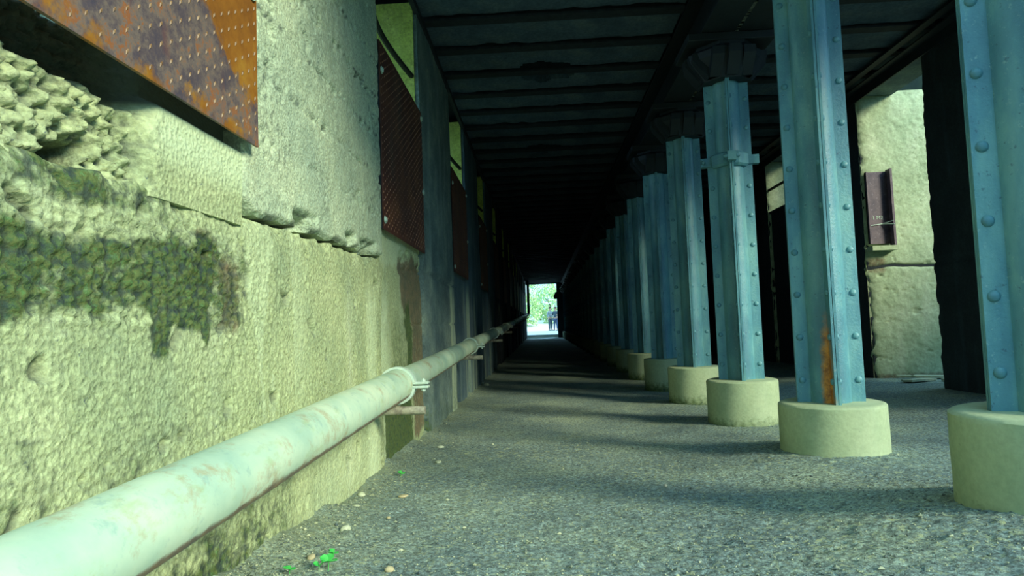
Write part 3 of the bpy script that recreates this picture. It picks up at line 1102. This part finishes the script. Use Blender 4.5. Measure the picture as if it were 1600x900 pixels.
def seg_mesh(k, z0, z1, rust=False):
    P = arc_profile(k)
    zs = np.concatenate([np.linspace(z0, z0 + .9, 19), np.linspace(z0 + .9, z1, 8)[1:]])
    n = len(P)
    v = [(x, y, z) for z in zs for x, y in P]
    f = [(i * n + j, i * n + (j + 1) % n, (i + 1) * n + (j + 1) % n, (i + 1) * n + j) for i in range(len(zs) - 1) for j in range(n)]
    f += [tuple(range(n - 1, -1, -1)), tuple(range((len(zs) - 1) * n, len(zs) * n))]
    me = bpy.data.meshes.new('quadrant')
    me.from_pydata(v, [], f)
    me.shade_smooth()
    me.set_sharp_from_angle(angle=math.radians(30))
    if rust:
        at = me.attributes.new('stain', 'FLOAT_COLOR', 'POINT')
        dat = []
        for (x, y, z) in v:
            d = math.hypot(x + .025, y + .12)
            g = 1.25 * max(0, 1 - d / .07) * max(0, min(1, (1.05 - z) / .45))
            dat += [0, g, 0, 1]
        at.data.foreach_set('color', dat)
    return me


ZF, ZT = .40, 2.82
quads = [seg_mesh(k, ZF, ZT) for k in range(4)]
rquads = [seg_mesh(k, ZF, ZT, True) for k in range(4)]


def rivet_mesh():
    mb = MB()
    prof = [(.019, .0), (.0185, .005), (.014, .0105), (.007, .013), (.0015, .0138)]
    mb.lathe([(r, .0145 + z) for r, z in prof], 12)
    n0 = len(mb.v)
    mb.lathe([(r, -.0145 - z) for r, z in prof], 12)
    mb.f = mb.f[:len(mb.f) // 2] + [tuple(reversed(q)) for q in mb.f[len(mb.f) // 2:]]
    return mb.mesh('rivet', True, 60)


rv = rivet_mesh()
RZ = [.52 + .237 * i for i in range(10)]
RA = [(k * math.pi / 2) for k in range(4)]


def rivet_tf():
    out = []
    for a in RA:
        for z in RZ:
            out.append(Matrix.Translation((.142 * math.cos(a), .142 * math.sin(a), z)) @ Matrix.Rotation(a, 4, 'Z') @ Matrix.Rotation(-math.pi / 2, 4, 'X'))
    return out


rall = MB()
for T in rivet_tf():
    rall.add([T @ v.co for v in rv.vertices], [list(p.vertices) for p in rv.polygons])
rall_me = rall.mesh('rivets', True, 60)


def footing_mesh(zlow):
    def prof(t):
        return None
    R = .272
    n = 72
    zs = np.concatenate([np.linspace(zlow, ZF - .012, 26), [ZF - .004, ZF + .001]])
    rs = [R] * 26 + [R - .008, R - .025]
    v, f = [], []
    for i, (z, r) in enumerate(zip(zs, rs)):
        for k in range(n):
            a = 2 * math.pi * k / n
            d = .004 * float(fbm(np.array(a * 3.0), np.array(z * 6.0), 400, 3)) if i < 26 else 0.003 * float(vnoise(np.array(a * 6.0), np.array(0.0), 401))
            v.append(((r + d) * math.cos(a), (r + d) * math.sin(a), z))
    m_ = len(zs)
    f = [(i * n + k, i * n + (k + 1) % n, (i + 1) * n + (k + 1) % n, (i + 1) * n + k) for i in range(m_ - 1) for k in range(n)]
    f += [tuple(range(n - 1, -1, -1)), tuple(range((m_ - 1) * n, m_ * n))]
    me = bpy.data.meshes.new('footing')
    me.from_pydata(v, [], f)
    me.shade_smooth()
    me.set_sharp_from_angle(angle=math.radians(40))
    at = me.attributes.new('stain', 'FLOAT_COLOR', 'POINT')
    dat = []
    for (x, y, z) in v:
        dat += [.42 * max(0, 1 - (z - .1) / .1), .35 * max(0, 1 - math.hypot(x + .03, y + .2) / .16) if z > .3 else 0, 0, 1]
    at.data.foreach_set('color', dat)
    return me


fm = footing_mesh(-.1)


def octa(rx, ry, c=.4):
    return [(rx, -ry * c), (rx, ry * c), (rx * c, ry), (-rx * c, ry), (-rx, ry * c), (-rx, -ry * c), (-rx * c, -ry), (rx * c, -ry)]


def loft(mb, rings):
    n = len(rings[0][0])
    v = [(x, y, z) for ring, z in rings for x, y in ring]
    f = [(i * n + k, i * n + (k + 1) % n, (i + 1) * n + (k + 1) % n, (i + 1) * n + k) for i in range(len(rings) - 1) for k in range(n)]
    f += [tuple(range(n - 1, -1, -1)), tuple(range((len(rings) - 1) * n, len(rings) * n))]
    mb.add(v, f)


mb = MB()
loft(mb, [(octa(.185, .185), 2.79), (octa(.20, .20), 2.82), (octa(.30, .27), 2.95), (octa(.31, .28), 3.0), (octa(.24, .24), 3.04), (octa(.24, .24), 3.07)])
for k in range(4):
    a = k * math.pi / 2
    c, s = math.cos(a), math.sin(a)
    for off in (-.12, 0, .12):
        rr = .305 if off == 0 else .27
        pts = [(rr - .10 + .0, off - .045), (rr + .02, off - .045), (rr + .02, off + .045), (rr - .10, off + .045)]
        lo = [(x - .115, y) for x, y in pts]
        loft(mb, [([(x * c - y * s, x * s + y * c) for x, y in lo], 2.80), ([(x * c - y * s, x * s + y * c) for x, y in pts], 2.94), ([(x * c - y * s, x * s + y * c) for x, y in pts], 3.0)])
cap_me = mb.mesh('capital')
slab_me = MB().box(-.34, .34, -.25, .25, 3.065, 3.128, .006).mesh('bearing_plate')

for i, y in enumerate(COLY):
    cx = COLX - (.02 if i == 0 else 0)
    dz = {0: .17, 1: .01}.get(i, 0)
    if y > Y1 - .5: break
    r = empty('riveted_column', (cx, y, 0))
    lab = {0: 'nearest riveted steel column, cut by the right edge of the frame', 1: 'second riveted column from the right, with an orange rust run at its foot',
           2: 'third riveted column from the right, with a bolted splice collar below its capital'}.get(i, ORD[i] + ' riveted column of the row, counted from the camera')
    tag(r, lab, 'column', 'riveted columns down the tunnel')
    sh = empty('shaft', (0, 0, dz))
    sh.parent = r
    sh.rotation_euler = (0, 0, math.radians(-11))
    for k in range(4):
        q = link('quadrant', (rquads if i == 1 else quads)[k], M['steel'], sh)
        if i == 1 and k == 2:
            q['label'] = 'quadrant with an orange rust run near the foot'
    if i < 4:
        for T in rivet_tf():
            o = link('rivet', rv, M['steel'], sh)
            o.matrix_local = T
    else:
        tag(link('rivets', rall_me, M['steel'], sh), kind='stuff')
    fo_ = link('footing', fm, M['footing'], r)
    fo_.location = (0, 0, dz)
    fo_['label'] = 'round pale concrete footing'
    cp = link('capital', cap_me, M['girder'], r)
    link('bearing_plate', slab_me, M['girder'], r)
    if i == 2:
        mb = MB()
        loft(mb, [(octa(.125, .125, .42), 2.10), (octa(.14, .14, .42), 2.115), (octa(.14, .14, .42), 2.195), (octa(.125, .125, .42), 2.21)])
        for k in range(4):
            a = k * math.pi / 2
            c, s = math.cos(a), math.sin(a)
            pts = [(.10, -.032), (.225, -.032), (.225, .032), (.10, .032)]
            loft(mb, [([(x * c - y_ * s, x * s + y_ * c) for x, y_ in pts], 2.12), ([(x * c - y_ * s, x * s + y_ * c) for x, y_ in pts], 2.19)])
        co = mb.build('splice_collar', M['steel'], r)
        co.rotation_euler = (0, 0, math.radians(-11))
        for a in RA[1:]:
            o = link('bolt', rv, M['steel'], co)
            o.matrix_local = Matrix.Translation((.205 * math.cos(a), .205 * math.sin(a), 2.155)) @ Matrix.Rotation(a, 4, 'Z') @ Matrix.Rotation(-math.pi / 2, 4, 'X') @ Matrix.Diagonal((1, 1, 2.3, 1))

# ------------------------------------------------------------------ pipe
def pz(y):
    return .585 + .0262 * (y - 3.5)


PX = XL + .15
pr = empty('wall_pipe', (PX, Y0, pz(Y0)))
tag(pr, 'long pale green pipe along the left wall, rust-stained underneath', 'pipe')
CL = [3.5 + 3.6 * k for k in range(10)]


def pipe_seg(ya, yb, r, name='pipe_section'):
    n, m_ = 40, max(3, int((yb - ya) / .05) if ya < 8 else 8)
    v, att = [], []
    for i in range(m_ + 1):
        y = ya + (yb - ya) * i / m_
        for k in range(n):
            a = 2 * math.pi * k / n
            v.append((r * math.cos(a), y - Y0, pz(y) - pz(Y0) + r * math.sin(a)))
            und = max(0, 1 - abs(a - math.radians(318)) / .42)
            side = max(0, 1 - abs(a - math.radians(330)) / .7) * max(0, 1 - abs(y - 1.75) / .6) * .62
            att += [0, max(und * .95, side), 0, 1]
    f = [(i * n + k, (i + 1) * n + k, (i + 1) * n + (k + 1) % n, i * n + (k + 1) % n) for i in range(m_) for k in range(n)]
    f += [tuple(range(n)), tuple(range((m_ + 1) * n - 1, m_ * n - 1, -1))]
    me = bpy.data.meshes.new(name)
    me.from_pydata(v, [], f)
    me.shade_smooth()
    me.set_sharp_from_angle(angle=math.radians(40))
    at = me.attributes.new('stain', 'FLOAT_COLOR', 'POINT')
    at.data.foreach_set('color', att)
    return link(name, me, M['pipe'], pr)


pipe_seg(Y0, CL[0] + .02, .088)
pipe_seg(CL[0] + .02, CL[1] + .02, .079)
for k in range(1, len(CL) - 1):
    pipe_seg(CL[k] + .02, CL[k + 1] + .02, .077)
pipe_seg(CL[-1] + .02, 38.0, .077)
# elbow + riser by the far opening
ye = 38.0
z_ = pz(ye)
path = [(0, ye - .02 - Y0, z_ - pz(Y0))] + [(.07 * math.sin(t), ye - Y0 + .18 * math.sin(t), z_ - pz(Y0) + .18 - .18 * math.cos(t)) for t in np.linspace(0, math.pi / 2, 7)] + [(.07, ye - Y0 + .18, 3.55 - pz(Y0))]
MB().tube(path, .08, 16).build('riser', M['wall_blue'], pr, True)


def clamp(y, r, i):
    e = empty('pipe_clamp', (0, y - Y0, pz(y) - pz(Y0)))
    e.parent = pr
    # two half bands with a joint at the right hand side, ears sticking out to the right
    mb = MB()
    n = 36
    w_, th = .026, .014
    for half in (0, 1):
        a0, a1 = (math.radians(8), math.radians(180)) if half == 0 else (math.radians(180), math.radians(352))
        ring = []
        for k in range(n + 1):
            a = a0 + (a1 - a0) * k / n
            for (rr, yy) in ((r + .001, -w_), (r + th, -w_), (r + th, w_), (r + .001, w_)):
                ring.append((rr * math.cos(a), yy, rr * math.sin(a)))
        f = []
        for k in range(n):
            for j in range(4):
                f.append((k * 4 + j, k * 4 + (j + 1) % 4, (k + 1) * 4 + (j + 1) % 4, (k + 1) * 4 + j))
        f += [(3, 2, 1, 0), (n * 4, n * 4 + 1, n * 4 + 2, n * 4 + 3)]
        mb.add(ring, f)
    mb.build('band', M['galv'], e, True, 40)
    for s in (1, -1):
        MB().box(r - .002, r + .085, -w_, w_, s * .011 - .007, s * .011 + .007, .003).build('ear', M['galv'], e)
    MB().tube([(r + .055, 0, -.036), (r + .055, 0, .034)], .007, 8).tube([(r + .055, 0, -.032), (r + .055, 0, -.018)], .013, 6).tube([(r + .055, 0, .018), (r + .055, 0, .028)], .013, 6).build('bolt', M['galv'], e)
    MB().tube([(-.16, .0, -r - .05), (r + .06, .0, -r - .05)], .023, 14).build('support_bar', M['rustbar'], e, True)
    MB().box(-.012, .012, -.01, .01, -r - .05, -r + .002).build('hanger', M['rustbar'], e)
    return e


for i, y in enumerate(CL):
    clamp(y, .088 if i == 0 else .079, i)

# ------------------------------------------------------------------ loose stones, weeds, grit
def px_ground(px, py):
    d = Vector(((px - 800), (450 - py), 1000))
    R = Matrix(MR)
    wd = R.transposed() @ d
    t = .1 / 1000
    p = EYE.copy()
    lo, hi = .5 / 1000, 60 / 1000
    for _ in range(60):
        mid = (lo + hi) / 2
        q = EYE + wd * mid
        if q.z > gz(q.x, q.y) + .004: lo = mid
        else: hi = mid
    return EYE + wd * hi


def stone(name, px, py, s, flat, mat, lab):
    p = px_ground(px, py)
    bm = bmesh.new()
    bmesh.ops.create_icosphere(bm, subdivisions=2, radius=1)
    sd_ = random.random() * 50
    for v in bm.verts:
        nn = 1 + .25 * float(fbm(np.array(v.co.x * 1.5 + sd_), np.array(v.co.y * 1.5 + v.co.z), 5, 2))
        v.co = Vector((v.co.x * s * nn, v.co.y * s * .75 * nn, v.co.z * s * flat * nn))
    me = bpy.data.meshes.new(name)
    bm.to_mesh(me)
    bm.free()
    me.shade_smooth()
    o = link(name, me, mat)
    o.location = (p.x, p.y, p.z + s * flat * .55)
    o.rotation_euler = (random.uniform(-.1, .1), 0, random.uniform(0, 6))
    return tag(o, lab, 'stone', 'loose stones on the ground')


stone('stone', 540, 831, .021, .8, M['stone'], 'white bone-shaped stone standing out near the foot of the left wall')
stone('stone', 565, 776, .024, .6, M['stone'], 'large pale stone beside the end of the near wall block')
stone('stone', 557, 793, .022, .4, M['stone'], 'flat greenish stone just below the large pale one by the wall')
stone('stone', 607, 810, .012, .5, M['stone_tan'], 'small tan stone to the right of the white bone-shaped one')
stone('stone', 485, 857, .012, .6, M['stone'], 'small round white stone between the green seedlings')
stone('stone', 486, 873, .018, .5, M['stone_tan'], 'yellowish stone left of the clump of seedlings at the bottom')
stone('stone', 608, 893, .014, .7, M['stone_tan'], 'lone yellowish stone at the bottom edge of the frame')
stone('stone', 685, 723, .026, .35, M['stone'], 'flat pale flake on the ground below the first support bar')
stone('stone', 630, 776, .026, .2, M['stone_tan'], 'flat beige disc pressed into the ground near the wall')
stone('stone', 760, 603, .05, .7, M['stone'], 'pale stone lying against the wall under the second clamp')
stone('stone', 688, 700, .03, .4, M['stone'], 'pale flake against the wall base between the first two clamps')
stone('stone', 1040, 760, .009, .9, M['rustbar'], 'tiny reddish stone alone in the middle of the path')


def leaf_me(s):
    mb = MB()
    pts = [(0, 0), (.35, .42), (.85, .62), (1.25, .4), (1.4, 0), (1.25, -.4), (.85, -.62), (.35, -.42)]
    v = [(x * s, y * s, (.12 if abs(y) > .1 else 0) * s + .25 * s * math.sin(x)) for x, y in pts] + [(.9 * s, 0, .12 * s)]
    v2 = [(x, y, z - .0012) for x, y, z in v]
    f = [(i, (i + 1) % 8, 8) for i in range(8)] + [(9 + (i + 1) % 8, 9 + i, 17) for i in range(8)] + [(i, 9 + i, 9 + (i + 1) % 8, (i + 1) % 8) for i in range(8)]
    mb.add(v + v2, f)
    return mb.mesh('leaf', True, 60)


LM = leaf_me(.014)
for i, (px, py, nl, sc, lab) in enumerate([(415, 862, 4, 1.0, 'leftmost bright green seedling at the foot of the left wall'), (436, 860, 3, 1.25, 'seedling right of the leftmost one, on the pale crust by the wall'),
                                       (492, 822, 4, 1.0, 'green seedling in the angle of wall and ground, left of the white stone'), (513, 890, 4, 1.5, 'largest bright green seedling at the bottom of the frame'),
                                       (520, 872, 3, 1.1, 'seedling just above the largest one at the bottom'), (452, 897, 3, 1.0, 'seedling cut by the bottom edge of the frame near the pipe'),
                                       (498, 892, 2, 1.0, 'tiny seedling left of the largest one'), (626, 746, 3, 1.3, 'dark green seedling at the corner where the near wall block ends')]):
    p = px_ground(px, py)
    r = empty('seedling', (p.x, p.y, p.z - .004))
    tag(r, lab, 'weed', 'green seedlings by the left wall')
    MB().tube([(0, 0, 0), (.002, 0, .02 * sc)], .0012, 5).build('stem', M['seedling'], r)
    for j in range(nl):
        o = link('leaf', LM, M['seedling'], r)
        o.location = (0, 0, .018 * sc)
        o.rotation_euler = (random.uniform(-.3, .3), random.uniform(-.5, .1), j * 6.28 / nl + random.uniform(-.4, .4))
        o.scale = (sc, sc, sc)

# grit: small stones joined into one mass
n = 16000
gx = np.concatenate([RNG.uniform(XL + .02, 3.2, 12000), XL + .02 + RNG.exponential(.12, 4000)])
gy = np.concatenate([1.6 + RNG.exponential(1.3, 12000), 1.5 + RNG.exponential(2.2, 4000)])
ok = (gy < 12) & (gx < 3.4)
gx, gy = gx[ok], gy[ok]
inside = np.zeros(len(gx), bool)
for y in COLY[:6]:
    inside |= (gx - COLX) ** 2 + (gy - y) ** 2 < .28 ** 2
gx, gy = gx[~inside], gy[~inside]
n = len(gx)
gzv = floor_h(gx, gy)[..., 2]
s = RNG.uniform(.0018, .0045, n) * (1 + 1.3 * (RNG.random(n) > .965))
oct_ = np.array([(1, 0, 0), (-1, 0, 0), (0, 1, 0), (0, -1, 0), (0, 0, 1), (0, 0, -1)], float)
of = np.array([(0, 2, 4), (2, 1, 4), (1, 3, 4), (3, 0, 4), (2, 0, 5), (1, 2, 5), (3, 1, 5), (0, 3, 5)])
ang = RNG.uniform(0, 6.28, n)
jit = RNG.uniform(.6, 1.3, (n, 6, 3))
V = oct_[None] * jit + RNG.uniform(-.15, .15, (n, 6, 3))
ca, sa = np.cos(ang)[:, None], np.sin(ang)[:, None]
VX = V[..., 0] * ca - V[..., 1] * sa
VY = V[..., 0] * sa + V[..., 1] * ca
V = np.stack([VX, VY, V[..., 2] * .7], -1) * s[:, None, None] + np.stack([gx, gy, gzv + s * .3], -1)[:, None, :]
F = (of[None] + (np.arange(n) * 6)[:, None, None]).reshape(-1, 3)
me = bpy.data.meshes.new('grit')
me.from_pydata(V.reshape(-1, 3).tolist(), [], F.tolist())
tint = np.repeat(np.where(RNG.random(n) > .6, RNG.uniform(.55, 1, n), RNG.uniform(0, .6, n)), 6)
at = me.attributes.new('stain', 'FLOAT_COLOR', 'POINT')
at.data.foreach_set('color', np.stack([tint, tint * 0, tint * 0, tint * 0 + 1], -1).astype(np.float32).ravel())
tag(link('grit', me, M['grit']), 'loose pale and grey grit scattered over the tunnel path', 'grit', None, 'stuff')

# ------------------------------------------------------------------ bushes outside
def bush(x, y, z0, rx, rz_, nleaf, lab, seed):
    rg = np.random.default_rng(seed)
    r = empty('bush', (x, y, z0))
    tag(r, lab, 'bush', 'bushes beyond the far opening')
    mb = MB()
    for k in range(5):
        a = k * 1.26
        mb.tube([(0, 0, -.3), (.2 * rx * math.cos(a), .2 * rx * math.sin(a), rz_ * .7), (.5 * rx * math.cos(a), .5 * rx * math.sin(a), rz_ * 1.3)], [.07, .05, .02], 6)
    mb.build('stems', M['bark'], r)
    d = rg.normal(size=(nleaf, 3))
    d /= np.linalg.norm(d, axis=1)[:, None]
    rad = rg.uniform(.55, 1.05, nleaf) ** .6
    lump = 1 + .22 * vnoise(d[:, 0] * 3 + seed, d[:, 2] * 3, 9)
    c = d * (rad * lump)[:, None] * np.array([rx, rx * .7, rz_]) + np.array([0, 0, rz_])
    c[:, 2] = np.maximum(c[:, 2], .05)
    t1 = rg.normal(size=(nleaf, 3)); t1 /= np.linalg.norm(t1, axis=1)[:, None]
    t2 = np.cross(t1, rg.normal(size=(nleaf, 3))); t2 /= np.linalg.norm(t2, axis=1)[:, None]
    q = np.stack([c - t1 * .11, c + t2 * .06, c + t1 * .11, c - t2 * .06], 1).reshape(-1, 3)
    me = bpy.data.meshes.new('foliage')
    me.from_pydata(q.tolist(), [], (np.arange(nleaf * 4).reshape(-1, 4)).tolist())
    tag(link('foliage', me, M['leaf'], r), kind='stuff')


bush(-1.6, 56, .6, 1.6, 1.7, 2500, 'leftmost sunlit bush beyond the far opening', 1)
bush(1.4, 58, .7, 2.0, 1.9, 3000, 'sunlit bush behind the two people in the far opening', 2)
bush(-.2, 62, 1.1, 2.6, 2.4, 3500, 'tall bush in the middle behind the other bushes', 3)

# ------------------------------------------------------------------ people
def skin_obj(name, pts, edges, radii, mat, parent, root=0, sub=1):
    me = bpy.data.meshes.new(name)
    me.from_pydata(pts, edges, [])
    o = link(name, me, mat, parent)
    md = o.modifiers.new('skin', 'SKIN')
    md.use_smooth_shade = True
    for i, r_ in enumerate(radii):
        sv = me.skin_vertices[0].data[i]
        sv.radius = (r_, r_) if not isinstance(r_, tuple) else r_
        sv.use_root = (i == root)
    sm = o.modifiers.new('subd', 'SUBSURF')
    sm.levels = sm.render_levels = sub
    return o


M['skin'] = simple('skin', (.45, .3, .22), (.52, .36, .27), 8, .5)
M['hair'] = simple('dark_hair', (.03, .022, .018), (.06, .04, .03), 30, .6)


def person(x, y, z, rz, top_c, leg_c, lab, H=1.7, bent=False, bag=False):
    r = empty('person', (x, y, z), rz)
    tag(r, lab, 'person', 'people beyond the far opening')
    mt_top = simple('top_cloth', top_c, tuple(min(1, q * 1.3) for q in top_c), 8, .8)
    mt_leg = simple('trouser_cloth', leg_c, tuple(min(1, q * 1.3) for q in leg_c), 8, .8)
    mt_sh = simple('shoe', (.02, .02, .03), (.05, .05, .06), 8, .6)
    s = H / 1.7
    hip, kn = .9 * s, .48 * s
    P = [(0, 0, hip), (0, 0, 1.12 * s), (0, -.01, 1.33 * s), (0, 0, 1.44 * s), (0, -.01, 1.53 * s), (0, -.02, 1.63 * s)]
    E = [(0, 1), (1, 2), (2, 3), (3, 4), (4, 5)]
    R_ = [(.14, .11), (.13, .1), (.16, .11), .06, .075, .085]
    arm_pts = {}
    for sd_ in (-1, 1):
        b = len(P)
        el = (sd_ * .26, .02, 1.16 * s)
        wr_ = (sd_ * (.12 if (bag and sd_ == 1) else .25), -.2 if bent else -.06, (1.15 if bent else .92) * s)
        P += [(sd_ * .17, 0, 1.38 * s), el, wr_]
        arm_pts[sd_] = ((sd_ * .17, 0, 1.38 * s), el, wr_)
        E += [(2, b), (b, b + 1), (b + 1, b + 2)]
        R_ += [.06, .045, .03]
        hd = (Vector(wr_) - Vector(el)).normalized()
        palm = Vector(wr_) + hd * .07
        P.append(tuple(palm)); R_.append((.035, .02)); E.append((b + 2, b + 3))
        sidev = Vector((0, 1, 0)).cross(hd).normalized() if abs(hd.y) < .9 else Vector((1, 0, 0))
        sidev = Vector((0, 1, 0)) - hd * hd.y
        sidev.normalize()
        for k in range(4):
            L = (.075, .085, .08, .06)[k]
            q0 = palm + sidev * (k - 1.5) * .02
            P.append(tuple(q0 + hd * .02)); P.append(tuple(q0 + hd * (.02 + L)))
            R_ += [.010, .008]
            E += [(b + 3, len(P) - 2), (len(P) - 2, len(P) - 1)]
        P.append(tuple(Vector(wr_) + sidev * -.05 + hd * .06)); R_.append(.010); E.append((b + 2, len(P) - 1))
    for sd_ in (-1, 1):
        b = len(P)
        P += [(sd_ * .09, 0, hip - .04), (sd_ * .11, -.02, kn), (sd_ * .12, .02 * sd_, .09), (sd_ * .13, -.14, .04)]
        E += [(0, b), (b, b + 1), (b + 1, b + 2), (b + 2, b + 3)]
        R_ += [.09, .06, .04, .035]
    skin_obj('body', P, E, R_, M['skin'], r)
    # clothing shells
    T = [(0, 0, hip - .02), (0, 0, 1.12 * s), (0, -.01, 1.33 * s), (0, 0, 1.43 * s)]
    TE = [(0, 1), (1, 2), (2, 3)]
    TR = [(.165, .13), (.15, .12), (.18, .125), .075]
    for sd_ in (-1, 1):
        b = len(T)
        a0, a1, a2 = arm_pts[sd_]
        T += [a0, a1, tuple(Vector(a1).lerp(Vector(a2), .85))]
        TE += [(2, b), (b, b + 1), (b + 1, b + 2)]
        TR += [.075, .06, .045]
    skin_obj('jacket', T, TE, TR, mt_top, r)
    T = [(0, 0, hip)]
    TE, TR = [], [(.16, .125)]
    for sd_ in (-1, 1):
        b = len(T)
        T += [(sd_ * .09, 0, hip - .08), (sd_ * .11, -.02, kn), (sd_ * .12, .02 * sd_, .10)]
        TE += [(0, b), (b, b + 1), (b + 1, b + 2)]
        TR += [.105, .08, .065]
    skin_obj('trousers', T, TE, TR, mt_leg, r)
    for sd_ in (-1, 1):
        mb = MB()
        mb.tube([(sd_ * .12, .06, .05), (sd_ * .12, -.03, .05), (sd_ * .125, -.12, .04), (sd_ * .13, -.19, .035)], [.045, .052, .045, .028], 12)
        mb.build('shoe', mt_sh, r, True)
    bm = bmesh.new()
    bmesh.ops.create_icosphere(bm, subdivisions=3, radius=1)
    for v in bm.verts:
        v.co = Vector((v.co.x * .1, .012 + v.co.y * .112 + (0.02 if v.co.y < -.4 else 0), 1.655 * s + v.co.z * .1 + (.045 if (v.co.y < -.2 and v.co.z < .35) else 0)))
    me = bpy.data.meshes.new('hair'); bm.to_mesh(me); bm.free(); me.shade_smooth()
    link('hair', me, M['hair'], r)
    mb = MB().tube([(0, -.095, 1.625 * s), (0, -.125, 1.60 * s)], [.008, .014], 8)
    mb.build('nose', M['skin'], r, True)
    for sd_ in (-1, 1):
        MB().tube([(sd_ * .033, -.10, 1.635 * s), (sd_ * .033, -.092, 1.635 * s)], .009, 8).build('eye', mt_sh, r)
        MB().tube([(sd_ * .082, -.01, 1.62 * s), (sd_ * .1, -.005, 1.62 * s)], [.02, .026], 8).build('ear', M['skin'], r)
    MB().tube([(-.025, -.103, 1.572 * s), (.025, -.103, 1.572 * s)], .007, 6).build('mouth', M['stone_tan'], r)
    return r


def yz(x, y):
    return float(.40 * sstep(Y1 + .2, 47, np.array(float(y))))


person(.66, 47.0, yz(0, 47), .7, (.22, .28, .3), (.07, .10, .12), 'person in a pale grey top and grey trousers, left one standing beyond the far opening', 1.72)
person(1.05, 46.7, yz(0, 46.7), -.5, (.05, .08, .10), (.05, .08, .16), 'person in a dark jacket and blue trousers, right one beside the opening edge', 1.70, bent=True)
